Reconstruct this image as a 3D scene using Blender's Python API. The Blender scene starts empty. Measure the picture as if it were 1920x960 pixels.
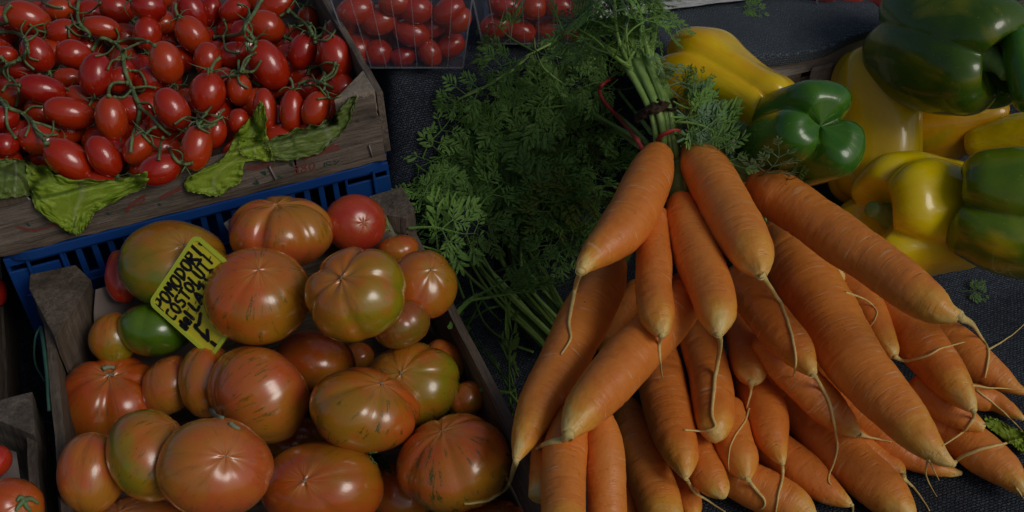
import bpy, bmesh, math, random
import numpy as np
from mathutils import Vector, Matrix, noise
from math import sin, cos, pi, radians, sqrt, atan2, exp

C = bpy.context.scene.collection
SC = bpy.context.scene
# ------------------------------------------------------------------ camera
H = .70; F = 2059.0; PITCH = radians(39)
cam_d = bpy.data.cameras.new('camera'); cam = bpy.data.objects.new('camera', cam_d); C.objects.link(cam)
cam.location = (0, 0, H); cam.rotation_euler = (pi/2-PITCH, 0, 0)
cam_d.sensor_width = 36; cam_d.lens = F/1920*36; cam_d.clip_start = .02; cam_d.clip_end = 50
SC.camera = cam
# ------------------------------------------------------------------ light
SUN_EL, SUN_AZ = radians(40), radians(128)     # azimuth measured clockwise from +Y (behind the stall, to the right)
w = bpy.data.worlds.new("World"); SC.world = w; w.use_nodes = True
wn = w.node_tree; bg = wn.nodes['Background']
sky = wn.nodes.new('ShaderNodeTexSky'); sky.sky_type = 'NISHITA'; sky.sun_disc = False
sky.sun_elevation = SUN_EL; sky.sun_rotation = SUN_AZ; sky.air_density = 1.0; sky.dust_density = 3.0; sky.ozone_density = 1.0
wn.links.new(sky.outputs[0], bg.inputs[0]); bg.inputs[1].default_value = .078
sd = bpy.data.lights.new('sun', 'SUN'); sd.energy = 1.5; sd.angle = radians(23); sd.color = (1, .96, .9)
so = bpy.data.objects.new('sun', sd); C.objects.link(so)
sv = Vector((sin(SUN_AZ)*cos(SUN_EL), cos(SUN_AZ)*cos(SUN_EL), sin(SUN_EL)))
so.rotation_euler = sv.to_track_quat('Z', 'Y').to_euler(); so.location = sv*3
SC.view_settings.view_transform = 'Standard'; SC.view_settings.look = 'None'
SC.view_settings.exposure = -1.05; SC.view_settings.gamma = 1
SC.render.engine = 'CYCLES'
SC.cycles.max_bounces = 6; SC.cycles.transparent_max_bounces = 24

# ------------------------------------------------------------------ pixel helpers
FW = Vector((0, cos(PITCH), -sin(PITCH))); UP = Vector((0, sin(PITCH), cos(PITCH))); RT = Vector((1, 0, 0))
CP = Vector((0, 0, H))
def ray(px, py): return FW + RT*((px-960)/F) + UP*((480-py)/F)
def at_t(px, py, t): return CP + ray(px, py)*t
def t_z(px, py, z):
    return (H-z)/(-ray(px, py).z)
def at_z(px, py, z): return at_t(px, py, t_z(px, py, z))
YAW = radians(21.5); AX = Vector((cos(YAW), sin(YAW), 0)); BX = Vector((-sin(YAW), cos(YAW), 0))
def AB(a, b, z): return AX*a + BX*b + Vector((0, 0, z))
def px_b(px, py, b):                                   # point of the ray on the vertical plane b = const of the crates
    d = ray(px, py); return at_t(px, py, b/d.dot(BX))
def basis(px, py):                                     # axes right / up / towards the camera for that ray
    k = -ray(px, py).normalized(); x = RT - k*RT.dot(k); x.normalize(); y = k.cross(x)
    return Matrix((x, y, k)).transposed()
def sm(a, b, x):
    t = min(1, max(0, (x-a)/(b-a))); return t*t*(3-2*t)
def lerp(a, b, t): return a+(b-a)*t

def floor_z(x, y):
    a = x*AX.x+y*AX.y; b = x*BX.x+y*BX.y
    fl = .172*sm(.835, .90, b)*sm(.195, .235, a)
    fr = .11*min(1, max(0, (b-.58)/.18)) + .085*sm(.79, .82, b)
    s = sm(.42, .52, a)
    z = fl*(1-s) + fr*s
    # bunched fold of the net beside the blue crate
    z += .085*exp(-((a-.262)/.045)**2-((b-.80)/.035)**2)
    z += .004*sin(a*31+sin(b*17)*1.5)*sm(0, .3, b)*(1-sm(.5, .6, a)*.4)
    z += .010*noise.noise(Vector((a*9, b*9, 3)))*sm(.1,.3,a)
    return z

# ------------------------------------------------------------------ materials
def newmat(name):
    m = bpy.data.materials.new(name); m.use_nodes = True
    nt = m.node_tree; return m, nt, nt.nodes['Principled BSDF']
class NT:
    def __init__(s, nt): s.nt = nt
    def n(s, t, **k):
        nd = s.nt.nodes.new(t)
        for a, v in k.items(): setattr(nd, a, v)
        return nd
    def l(s, a, b): s.nt.links.new(a, b)
    def attr(s, name): return s.n('ShaderNodeAttribute', attribute_name=name)
    def noise(s, vec, scale, detail=2, rough=.5, dist=0):
        nd = s.n('ShaderNodeTexNoise'); nd.inputs['Scale'].default_value = scale; nd.inputs['Detail'].default_value = detail
        nd.inputs['Roughness'].default_value = rough; nd.inputs['Distortion'].default_value = dist
        if vec is not None: s.l(vec, nd.inputs['Vector'])
        return nd.outputs['Fac']
    def ramp(s, fac, stops):
        nd = s.n('ShaderNodeValToRGB'); cr = nd.color_ramp
        while len(cr.elements) < len(stops): cr.elements.new(.5)
        for e, (p, c) in zip(cr.elements, stops):
            e.position = p; e.color = (*c, 1) if len(c) == 3 else c
        s.l(fac, nd.inputs[0]); return nd.outputs[0]
    def mask(s, fac, lo, hi):
        nd = s.n('ShaderNodeMapRange'); nd.inputs[1].default_value = lo; nd.inputs[2].default_value = hi
        s.l(fac, nd.inputs[0]); return nd.outputs[0]
    def mix(s, fac, a, b):
        nd = s.n('ShaderNodeMix', data_type='RGBA')
        for sock, v in ((nd.inputs[0], fac), (nd.inputs[6], a), (nd.inputs[7], b)):
            if isinstance(v, (int, float)): sock.default_value = v
            elif isinstance(v, tuple): sock.default_value = (*v, 1)
            else: s.l(v, sock)
        return nd.outputs[2]
    def math(s, op, a, b=0.0, c=None):
        nd = s.n('ShaderNodeMath', operation=op)
        for i, v in enumerate((a, b) if c is None else (a, b, c)):
            if isinstance(v, (int, float)): nd.inputs[i].default_value = v
            else: s.l(v, nd.inputs[i])
        return nd.outputs[0]
    def vmul(s, v, t, add=(0, 0, 0)):
        nd = s.n('ShaderNodeVectorMath', operation='MULTIPLY_ADD'); s.l(v, nd.inputs[0])
        nd.inputs[1].default_value = t; nd.inputs[2].default_value = add; return nd.outputs[0]
    def bump(s, h, strength, dist, bsdf):
        nd = s.n('ShaderNodeBump'); nd.inputs['Strength'].default_value = strength; nd.inputs['Distance'].default_value = dist
        s.l(h, nd.inputs['Height']); s.l(nd.outputs[0], bsdf.inputs['Normal']); return nd
def setp(b, **k):
    for a, v in k.items():
        nm = a.replace('_', ' ')
        b.inputs[nm].default_value = (*v, 1) if isinstance(v, tuple) and len(v) == 3 and 'Color' in nm else v

def mat_tomato(name, c1, c2, streak=.5, seed=0, c3=None, rough=.3, streak_col=(.05, .09, .012), gd=(0, 0, -1)):
    m, nt, b = newmat(name); g = NT(nt)
    lp = g.attr('lp').outputs['Vector']
    off = (seed*3.1, seed*1.7, seed*2.3)
    n1 = g.noise(g.vmul(lp, (1, 1, 1), off), 1.1, 3, .5, .4)
    col = g.mix(g.mask(n1, .40, .62), c1, c2)
    if c3:
        dp = g.n('ShaderNodeVectorMath', operation='DOT_PRODUCT'); g.l(lp, dp.inputs[0]); dp.inputs[1].default_value = gd
        f = g.math('ADD', g.math('MULTIPLY', dp.outputs['Value'], .55), g.math('MULTIPLY', g.noise(g.vmul(lp, (1, 1, 1), off), 2.2, 3), 1.0))
        col = g.mix(g.mask(f, .54, 1.02), col, c3)
    sep = g.n('ShaderNodeSeparateXYZ'); g.l(lp, sep.inputs[0])
    # angular direction for radial streaks
    flat = g.vmul(lp, (1, 1, 0)); nrm = g.n('ShaderNodeVectorMath', operation='NORMALIZE'); g.l(flat, nrm.inputs[0])
    comb = g.n('ShaderNodeVectorMath', operation='MULTIPLY_ADD'); g.l(nrm.outputs[0], comb.inputs[0]); comb.inputs[1].default_value = (4, 4, 0)
    g.l(g.vmul(lp, (0, 0, .9), off), comb.inputs[2])
    radial = g.noise(comb.outputs[0], 2.6, 4, .65, .35)
    fine = g.noise(g.vmul(lp, (1, 1, 1), off), 34, 3, .7)
    patch = g.noise(g.vmul(lp, (1, 1, 1), (off[1], off[0], 5)), 2.1, 2)
    st = g.math('MULTIPLY', g.mask(radial, .555, .60), g.mask(patch, .44, .54))
    st = g.math('MULTIPLY', st, g.mask(fine, .36, .56))
    # thin faint meridian shading of the skin itself
    col = g.mix(g.math('MULTIPLY', g.mask(radial, .3, .7), .12), col, tuple(x*.72 for x in c2))
    st = g.math('MULTIPLY', st, streak)
    col = g.mix(st, col, streak_col)
    # pale star round the scar
    star = g.math('MULTIPLY', g.mask(sep.outputs[2], .90, .985), g.mask(radial, .42, .62))
    col = g.mix(g.math('MULTIPLY', star, .5), col, (.66, .36, .10))
    dots = g.noise(g.vmul(lp, (1, 1, 1), off), 60, 1)
    col = g.mix(g.math('MULTIPLY', g.mask(dots, .70, .76), .35), col, (.55, .38, .2))
    g.l(col, b.inputs['Base Color'])
    rr = g.n('ShaderNodeMapRange'); g.l(g.noise(lp, 5, 3), rr.inputs[0]); rr.inputs[3].default_value = rough-.07; rr.inputs[4].default_value = rough+.12
    g.l(rr.outputs[0], b.inputs['Roughness'])
    setp(b, Specular_IOR_Level=.5, Coat_Weight=.8, Coat_Roughness=.19, Subsurface_Weight=.06, Subsurface_Radius=(.01, .004, .002), Subsurface_Scale=.4)
    h = g.math('ADD', g.math('MULTIPLY', fine, .25), g.math('MULTIPLY', radial, .8))
    h = g.math('SUBTRACT', h, g.math('MULTIPLY', st, .8))
    g.bump(h, .07, .003, b)
    return m

def mat_cherry():
    m, nt, b = newmat('plum_tomato_skin'); g = NT(nt)
    oi = g.n('ShaderNodeObjectInfo'); lp = g.attr('lp').outputs['Vector']
    col = g.ramp(oi.outputs['Random'], [(0, (.36, .009, .003)), (.45, (.46, .021, .003)), (.8, (.50, .040, .004)), (1, (.54, .055, .006))])
    sep = g.n('ShaderNodeSeparateXYZ'); g.l(lp, sep.inputs[0])
    cal = g.noise(lp, 1.6, 2)
    col = g.mix(g.math('MULTIPLY', g.mask(cal, .45, .7), .4), col, (.48, .045, .008))
    dots = g.noise(lp, 26, 1)
    col = g.mix(g.math('MULTIPLY', g.mask(dots, .72, .78), .3), col, (.6, .3, .2))
    g.l(col, b.inputs['Base Color'])
    rr = g.n('ShaderNodeMapRange'); g.l(g.noise(lp, 3, 3), rr.inputs[0]); rr.inputs[3].default_value = .16; rr.inputs[4].default_value = .30
    g.l(rr.outputs[0], b.inputs['Roughness'])
    setp(b, Specular_IOR_Level=.5, Coat_Weight=.7, Coat_Roughness=.10)
    g.bump(g.noise(lp, 3.2, 3), .12, .003, b)
    return m

def mat_carrot():
    m, nt, b = newmat('carrot_skin'); g = NT(nt)
    s = g.attr('s').outputs['Fac']; cp = g.attr('cp').outputs['Vector']; oi = g.n('ShaderNodeObjectInfo')
    base = g.ramp(oi.outputs['Random'], [(0, (.74, .235, .035)), (.5, (.80, .27, .045)), (1, (.72, .205, .028))])
    sw = g.math('ADD', s, g.math('MULTIPLY', g.math('SUBTRACT', g.noise(cp, 45, 3), .5), .3))
    col = g.mix(g.mask(sw, .82, 1.03), base, (.84, .46, .05))
    col = g.mix(g.mask(sw, .93, 1.04), col, (.84, .64, .24))
    col = g.mix(g.math('MULTIPLY', g.mask(g.noise(cp, 70, 4, .6), .45, .75), .35), col, (.58, .12, .008))
    # pale film of dry skin
    col = g.mix(g.math('MULTIPLY', g.mask(g.noise(cp, 160, 4, .7), .5, .75), .18), col, (.78, .36, .08))
    # cross creases: stretched noise, thin across the length
    cv = g.vmul(cp, (55, 55, 420))
    n = g.noise(cv, 1, 3, .6)
    crease = g.math('MULTIPLY', g.mask(n, .60, .70), g.mask(g.noise(cp, 55, 2), .38, .62))
    col = g.mix(g.math('MULTIPLY', crease, .22), col, (.42, .09, .01))
    n2 = g.noise(g.vmul(cp, (40, 40, 520), (7, 3, 1)), 1, 2, .5)
    pale = g.math('MULTIPLY', g.mask(n2, .63, .69), g.mask(g.noise(cp, 60, 1), .45, .6))
    col = g.mix(g.math('MULTIPLY', pale, .6), col, (.78, .52, .30))
    col = g.mix(g.math('MULTIPLY', g.mask(g.noise(cp, 300, 2), .74, .78), .7), col, (.10, .05, .02))
    col = g.mix(g.math('MULTIPLY', g.mask(sw, .05, -.02), .5), col, (.34, .12, .04))
    g.l(col, b.inputs['Base Color'])
    setp(b, Roughness=.42, Specular_IOR_Level=.5, Subsurface_Weight=.05, Subsurface_Radius=(.01, .004, .001), Subsurface_Scale=.3)
    h = g.math('ADD', g.math('MULTIPLY', g.math('MULTIPLY', n, g.mask(g.noise(cp, 55, 2), .3, .65)), -.8), g.math('MULTIPLY', g.noise(cp, 260, 3), .35))
    h = g.math('ADD', h, g.math('MULTIPLY', crease, -.5))
    g.bump(h, .4, .002, b)
    return m

def mat_simple(name, col, rough=.5, var=.25, scale=60, spec=.4, bump=.2, bd=.001, col2=None, **k):
    m, nt, b = newmat(name); g = NT(nt)
    tc = g.n('ShaderNodeTexCoord').outputs['Object']
    c2 = col2 or tuple(x*(1-var) for x in col)
    n = g.noise(tc, scale, 4, .6)
    g.l(g.mix(g.mask(n, .35, .65), col, c2), b.inputs['Base Color'])
    setp(b, Roughness=rough, Specular_IOR_Level=spec, **k)
    if bump: g.bump(g.noise(tc, scale*3, 3), bump, bd, b)
    return m

def mat_wood(name, c1, c2, dark=(.03, .022, .016)):
    m, nt, b = newmat(name); g = NT(nt)
    gc = g.attr('gc').outputs['Vector']
    grain = g.noise(g.vmul(gc, (14, 260, 260)), 1, 5, .65, .6)
    broad = g.noise(g.vmul(gc, (9, 35, 35)), 1, 4, .6)
    fib = g.noise(g.vmul(gc, (60, 900, 900)), 1, 3, .7)
    col = g.mix(g.mask(grain, .36, .62), c1, c2)
    col = g.mix(g.math('MULTIPLY', g.mask(broad, .48, .68), .65), col, dark)
    col = g.mix(g.math('MULTIPLY', g.mask(fib, .50, .74), .55), col, tuple(x*.25 for x in c1))
    g.l(col, b.inputs['Base Color']); setp(b, Roughness=.85, Specular_IOR_Level=.2)
    g.bump(g.math('ADD', g.math('ADD', grain, g.math('MULTIPLY', fib, .5)), g.noise(gc, 90, 4)), .8, .0022, b)
    return m

def mat_pepper(name, c1, c2, seed=0, c3=None, split=None, rough=.16):
    m, nt, b = newmat(name); g = NT(nt)
    lp = g.attr('lp').outputs['Vector']; off = (seed*3.3, seed*1.9, seed)
    n = g.noise(g.vmul(lp, (1, 1, .7), off), 1.5, 3, .55, .6)
    col = g.mix(g.mask(n, .38, .66), c1, c2)
    if c3:
        n3 = g.noise(g.vmul(lp, (.7, .7, .6), (off[1], 3, off[0])), split or 1.8, 3, .55, .3)
        col = g.mix(g.mask(n3, .52, .62), col, c3)
    dots = g.noise(lp, 40, 1)
    col = g.mix(g.math('MULTIPLY', g.mask(dots, .72, .76), .4), col, (.5, .42, .2))
    g.l(col, b.inputs['Base Color'])
    setp(b, Roughness=rough+.10, Specular_IOR_Level=.4, Coat_Weight=.45, Coat_Roughness=.07)
    g.bump(g.math('ADD', g.noise(lp, 2.6, 2), g.math('MULTIPLY', g.noise(lp, 9, 2), .12)), .22, .004, b)
    return m

def mat_leaf(name, c1, c2, rough=.5, scale=50, trans=.25):
    m, nt, b = newmat(name); g = NT(nt)
    tc = g.n('ShaderNodeTexCoord').outputs['Object']; oi = g.n('ShaderNodeObjectInfo')
    col = g.mix(g.mask(g.noise(tc, scale, 3), .38, .66), c1, c2)
    hs = g.n('ShaderNodeHueSaturation'); g.l(col, hs.inputs['Color'])
    g.l(g.mask(oi.outputs['Random'], 0, 1), hs.inputs['Fac'])
    mr = g.n('ShaderNodeMapRange'); g.l(oi.outputs['Random'], mr.inputs[0]); mr.inputs[3].default_value = .65; mr.inputs[4].default_value = 1.35
    g.l(mr.outputs[0], hs.inputs['Value']); hs.inputs['Fac'].default_value = 1
    nt.links.remove(hs.inputs['Fac'].links[0])
    g.l(hs.outputs[0], b.inputs['Base Color']); setp(b, Roughness=rough, Specular_IOR_Level=.35)
    tr = g.n('ShaderNodeBsdfTranslucent'); g.l(hs.outputs[0], tr.inputs[0])
    mx = g.n('ShaderNodeMixShader'); mx.inputs[0].default_value = trans
    g.l(b.outputs[0], mx.inputs[1]); g.l(tr.outputs[0], mx.inputs[2]); g.l(mx.outputs[0], nt.nodes['Material Output'].inputs[0])
    g.bump(g.noise(tc, scale*4, 3), .3, .001, b)
    return m

def mat_lettuce(name, c1, c2, c3):
    m, nt, b = newmat(name); g = NT(nt)
    uv = g.attr('lp').outputs['Vector']
    v = g.n('ShaderNodeTexVoronoi', feature='DISTANCE_TO_EDGE'); v.inputs['Scale'].default_value = 10; g.l(g.vmul(uv, (1, 1, 1)), v.inputs['Vector'])
    n = g.noise(uv, 3.5, 4, .6)
    col = g.mix(g.mask(n, .35, .65), c1, c2)
    sep = g.n('ShaderNodeSeparateXYZ'); g.l(uv, sep.inputs[0])
    mid = g.math('ABSOLUTE', sep.outputs[0])
    vein = g.mask(v.outputs[0], .035, .0)
    col = g.mix(g.math('MULTIPLY', vein, .32), col, c3)
    col = g.mix(g.math('MULTIPLY', g.mask(mid, .09, .02), .7), col, c3)
    col = g.mix(g.math('MULTIPLY', g.mask(mid, .93, 1.0), .6), col, c3)
    g.l(col, b.inputs['Base Color']); setp(b, Roughness=.42, Specular_IOR_Level=.4)
    tr = g.n('ShaderNodeBsdfTranslucent'); g.l(col, tr.inputs[0])
    mx = g.n('ShaderNodeMixShader'); mx.inputs[0].default_value = .42
    g.l(b.outputs[0], mx.inputs[1]); g.l(tr.outputs[0], mx.inputs[2]); g.l(mx.outputs[0], nt.nodes['Material Output'].inputs[0])
    g.bump(g.math('ADD', v.outputs[0], g.math('MULTIPLY', n, .6)), .35, .0025, b)
    return m

def mat_cloth(name, dark, light, sc=1.0):
    m, nt, b = newmat(name); g = NT(nt)
    co = g.attr('gc').outputs['Vector']
    wob = g.noise(co, 25, 2); 
    br = g.n('ShaderNodeTexBrick'); br.inputs['Scale'].default_value = 150*sc
    br.inputs['Brick Width'].default_value = .62; br.inputs['Row Height'].default_value = .36; br.inputs['Mortar Size'].default_value = .085
    br.inputs['Mortar Smooth'].default_value = 1
    br.inputs['Color1'].default_value = (1, 1, 1, 1); br.inputs['Color2'].default_value = (.45, .45, .45, 1); br.inputs['Mortar'].default_value = (0, 0, 0, 1)
    dv = g.n('ShaderNodeVectorMath', operation='MULTIPLY_ADD')
    nz = g.n('ShaderNodeTexNoise'); nz.inputs['Scale'].default_value = 260; g.l(co, nz.inputs['Vector'])
    g.l(nz.outputs['Color'], dv.inputs[0]); dv.inputs[1].default_value = (.0022, .0016, 0); g.l(co, dv.inputs[2])
    g.l(dv.outputs[0], br.inputs['Vector'])
    fz = g.noise(co, 900, 2)
    wear = g.mask(g.noise(co, 14, 4), .3, .7)
    f = g.math('MULTIPLY', br.outputs['Color'], g.mask(fz, .35, .65))
    f = g.math('MULTIPLY', f, g.math('ADD', g.math('MULTIPLY', wear, .5), .5))
    g.l(g.mix(f, dark, light), b.inputs['Base Color'])
    setp(b, Roughness=.8, Specular_IOR_Level=.25)
    g.bump(g.math('ADD', br.outputs['Color'], g.math('MULTIPLY', fz, .4)), .9, .0012, b)
    return m

M = {}
M['cherry'] = mat_cherry(); M['carrot'] = mat_carrot()
M['hair'] = mat_simple('root_hair', (.82, .62, .22), .6, .2, 120)
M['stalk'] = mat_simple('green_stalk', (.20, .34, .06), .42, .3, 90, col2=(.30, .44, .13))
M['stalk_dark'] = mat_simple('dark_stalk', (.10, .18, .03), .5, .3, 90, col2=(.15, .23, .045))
M['frond'] = mat_leaf('carrot_leaf', (.13, .27, .05), (.21, .38, .09))
M['frond_blue'] = mat_leaf('carrot_leaf_pale', (.13, .24, .12), (.18, .31, .15))
M['frond_yellow'] = mat_leaf('carrot_leaf_yellowed', (.16, .20, .03), (.10, .16, .03))
M['vine'] = mat_simple('vine_green', (.12, .20, .075), .5, .3, 200, col2=(.17, .25, .10))
M['wood'] = mat_wood('weathered_wood', (.20, .155, .115), (.12, .09, .066))
M['wood_light'] = mat_wood('greyed_wood', (.24, .195, .155), (.13, .105, .082))
M['wood_edge'] = mat_wood('torn_wood_edge', (.42, .35, .27), (.30, .24, .18))
M['splint'] = mat_wood('pale_splint', (.55, .52, .47), (.46, .43, .38), dark=(.30, .27, .24))
M['splint_brown'] = mat_wood('brown_splint', (.34, .29, .22), (.26, .21, .15))
M['white_board'] = mat_wood('white_painted_board', (.72, .74, .75), (.62, .64, .66), dark=(.45, .45, .45))
M['blue'] = mat_simple('blue_plastic', (.006, .048, .24), .38, .15, 30, .45, .06, .001, col2=(.008, .058, .22))
M['paper'] = mat_simple('brown_grey_paper', (.22, .175, .155), .8, .15, 12, .2, .25, .003)
M['paper_white'] = mat_simple('white_paper', (.7, .7, .7), .7, .1, 20, .2, .2, .002)
M['sign'] = mat_simple('yellow_sign_plastic', (.78, .70, .03), .35, .12, 25, .45, .05, .001, col2=(.70, .58, .03))
M['sign_rim'] = mat_simple('yellow_green_rim', (.62, .72, .05), .3, .1, 25, .5, 0)
M['ink'] = mat_simple('black_ink', (.012, .010, .010), .4, .3, 200, .4, 0)
M['smudge'] = mat_simple('smudged_ink', (.16, .13, .012), .5, .4, 200, .3, 0)
M['red_ink'] = mat_simple('faded_red_print', (.20, .032, .028), .8, .5, 300, .2, 0, col2=(.16, .08, .06))
M['red_pen'] = mat_simple('red_marker', (.6, .02, .015), .6, .2, 200, .2, 0)
M['green_ink'] = mat_simple('faded_green_print', (.05, .09, .07), .8, .4, 300, .2, 0)
M['rubber'] = mat_simple('red_rubber', (.50, .045, .045), .5, .2, 90, .4, 0)
M['twine'] = mat_simple('dried_brown_twine', (.075, .045, .025), .8, .5, 250, .2, .6, .002)
M['string_green'] = mat_simple('green_strap', (.05, .15, .10), .5, .3, 60, .3, 0)
M['scar'] = mat_simple('dry_stem_scar', (.42, .36, .24), .85, .5, 300, .2, .5, .001, col2=(.14, .10, .05))
M['calyx_dry'] = mat_simple('dry_stem_stub', (.30, .34, .22), .7, .3, 200, .2, .3)
M['steel'] = mat_simple('staple_steel', (.25, .22, .2), .4, .3, 200, .5, 0)
M['cloth'] = mat_cloth('black_knitted_net', (.004, .005, .008), (.15, .19, .25))
M['cloth_b'] = mat_cloth('dark_shade_cloth', (.042, .055, .067), (.22, .265, .31), 1.3)
M['earth'] = mat_simple('dark_soil_crumbs', (.05, .035, .025), .9, .4, 200)
M['lettuce'] = mat_lettuce('lettuce_green', (.34, .50, .035), (.46, .62, .07), (.58, .68, .24))
M['lettuce_dark'] = mat_lettuce('lettuce_dull_green', (.18, .28, .05), (.28, .38, .10), (.48, .56, .30))
def mat_plastic():
    m, nt, b = newmat('clear_punnet_plastic'); g = NT(nt)
    tr = g.n('ShaderNodeBsdfTransparent'); tr.inputs[0].default_value = (.93, .95, .97, 1)
    gl = g.n('ShaderNodeBsdfGlossy'); gl.inputs['Roughness'].default_value = .12; gl.inputs[0].default_value = (.9, .93, 1, 1)
    fr = g.n('ShaderNodeLayerWeight'); fr.inputs[0].default_value = .12
    tc = g.n('ShaderNodeTexCoord').outputs['Object']
    bp = g.n('ShaderNodeBump'); bp.inputs['Strength'].default_value = .5; bp.inputs['Distance'].default_value = .003
    g.l(g.noise(g.vmul(tc, (90, 90, 14)), 1, 3), bp.inputs['Height']); g.l(bp.outputs[0], gl.inputs['Normal']); g.l(bp.outputs[0], fr.inputs['Normal'])
    df = g.n('ShaderNodeBsdfDiffuse'); df.inputs[0].default_value = (.4, .45, .55, 1)
    m1 = g.n('ShaderNodeMixShader'); g.l(g.math('ADD', g.math('MULTIPLY', fr.outputs[1], .6), .03), m1.inputs[0]); g.l(tr.outputs[0], m1.inputs[1]); g.l(gl.outputs[0], m1.inputs[2])
    m2 = g.n('ShaderNodeMixShader'); m2.inputs[0].default_value = .045; g.l(m1.outputs[0], m2.inputs[1]); g.l(df.outputs[0], m2.inputs[2])
    g.l(m2.outputs[0], nt.nodes['Material Output'].inputs[0]); return m
M['plastic'] = mat_plastic()
M['plastic_edge'] = mat_simple('punnet_edge', (.35, .37, .42), .3, .1, 50, .5, 0, Alpha=.22)

# ------------------------------------------------------------------ object helpers
def tag(o, label=None, cat=None, group=None, kind=None):
    if label: o['label'] = label
    if cat: o['category'] = cat
    if group: o['group'] = group
    if kind: o['kind'] = kind
    return o
def empty(name, loc=(0, 0, 0), rot=None):
    o = bpy.data.objects.new(name, None); C.objects.link(o); o.empty_display_size = .02
    o.matrix_world = Matrix.Translation(loc) @ (rot.to_4x4() if rot else Matrix.Identity(4))
    return o
class MB:
    """collects vertices and faces plus per-vertex attributes"""
    def __init__(s): s.v = []; s.f = []; s.at = {}
    def add(self, v, f, **at):
        s = self
        n = len(s.v); s.v += [Vector(p) for p in v]; s.f += [tuple(i+n for i in q) for q in f]
        for k, vals in at.items():
            s.at.setdefault(k, {})
            for i, x in enumerate(vals): s.at[k][n+i] = x
    def box(s, lo, hi, jit=0, seed=0):
        x0, y0, z0 = lo; x1, y1, z1 = hi
        r = random.Random(seed)
        v = [(x, y, z) for x in (x0, x1) for y in (y0, y1) for z in (z0, z1)]
        v = [tuple(c+r.uniform(-jit, jit) for c in p) for p in v]
        s.add(v, [(0, 1, 3, 2), (4, 6, 7, 5), (0, 4, 5, 1), (2, 3, 7, 6), (0, 2, 6, 4), (1, 5, 7, 3)])
    def prism(s, pts, z0, z1):
        n = len(pts); v = [(x, y, z0) for x, y in pts]+[(x, y, z1) for x, y in pts]
        s.add(v, [tuple(range(n))[::-1], tuple(range(n, 2*n))]+[(i, (i+1) % n, n+(i+1) % n, n+i) for i in range(n)])
    def tube(s, P, R, seg=8, flat=1.0, ref=None):
        P = [Vector(p) for p in P]; n = len(P)
        if not isinstance(R, (list, tuple)): R = [R]*n
        v = []; f = []; T = (P[1]-P[0]).normalized()
        N = (ref or Vector((.1, .2, 1))).cross(T)
        if N.length < .05: N = Vector((1, 0, .3)).cross(T)
        N.normalize()
        for i in range(n):
            T = (P[min(i+1, n-1)]-P[max(i-1, 0)])
            if T.length < 1e-9: T = Vector((0, 0, 1))
            T.normalize(); N = (N-T*N.dot(T)); N.normalize(); B = T.cross(N)
            for k in range(seg):
                a = 2*pi*k/seg; v.append(P[i]+(N*cos(a)+B*sin(a)*flat)*R[i])
        for i in range(n-1):
            for k in range(seg):
                a = i*seg+k; b = i*seg+(k+1) % seg; f.append((a, b, b+seg, a+seg))
        f.append(tuple(range(seg))[::-1]); f.append(tuple((n-1)*seg+k for k in range(seg)))
        s.add(v, f)
    def build(s, name, mat, parent=None, smooth=True, matrix=None, sub=0, bevel=0, solid=0, grain=None, local=None):
        me = bpy.data.meshes.new(name)
        org = Vector((0, 0, 0)); vv = s.v
        if local is not None:                                    # vertices given in world space, origin moved
            inv = local.inverted(); vv = [inv @ p for p in vv]
        me.from_pydata([tuple(p) for p in vv], [], s.f); me.update()
        for k, d in s.at.items():
            x0 = next(iter(d.values()))
            if isinstance(x0, (int, float)):
                a = me.attributes.new(k, 'FLOAT', 'POINT'); a.data.foreach_set('value', [d.get(i, 0) for i in range(len(s.v))])
            else:
                a = me.attributes.new(k, 'FLOAT_VECTOR', 'POINT')
                a.data.foreach_set('vector', [c for i in range(len(s.v)) for c in d.get(i, (0, 0, 0))])
        me.materials.append(mat)
        if smooth: me.polygons.foreach_set('use_smooth', [True]*len(me.polygons))
        o = bpy.data.objects.new(name, me); C.objects.link(o)
        if parent: o.parent = parent
        if matrix is not None: o.matrix_world = matrix
        if local is not None:
            o.matrix_world = local
            if parent: o.matrix_parent_inverse = parent.matrix_world.inverted(); 
        if bevel:
            b = o.modifiers.new('b', 'BEVEL'); b.width = bevel; b.segments = 2
        if sub:
            b = o.modifiers.new('s', 'SUBSURF'); b.levels = sub; b.render_levels = sub
        if solid:
            b = o.modifiers.new('t', 'SOLIDIFY'); b.thickness = solid; b.offset = 0
        if parent and local is None and matrix is None: o.matrix_parent_inverse = Matrix.Identity(4)
        return o
def wparent(o, parent):                                        # keep o where it is and parent it
    bpy.context.view_layer.update()
    mw = o.matrix_world.copy(); o.parent = parent; o.matrix_parent_inverse = parent.matrix_world.inverted(); o.matrix_world = mw
def catmull(P, n):
    """P list of tuples; n samples per span"""
    out = []; m = len(P)
    for i in range(m-1):
        p0, p1, p2, p3 = P[max(i-1, 0)], P[i], P[i+1], P[min(i+2, m-1)]
        for k in range(n):
            t = k/n; out.append(tuple(.5*((2*b)+(-a+c)*t+(2*a-5*b+4*c-d)*t*t+(-a+3*b-3*c+d)*t**3) for a, b, c, d in zip(p0, p1, p2, p3)))
    out.append(tuple(P[-1])); return out

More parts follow.
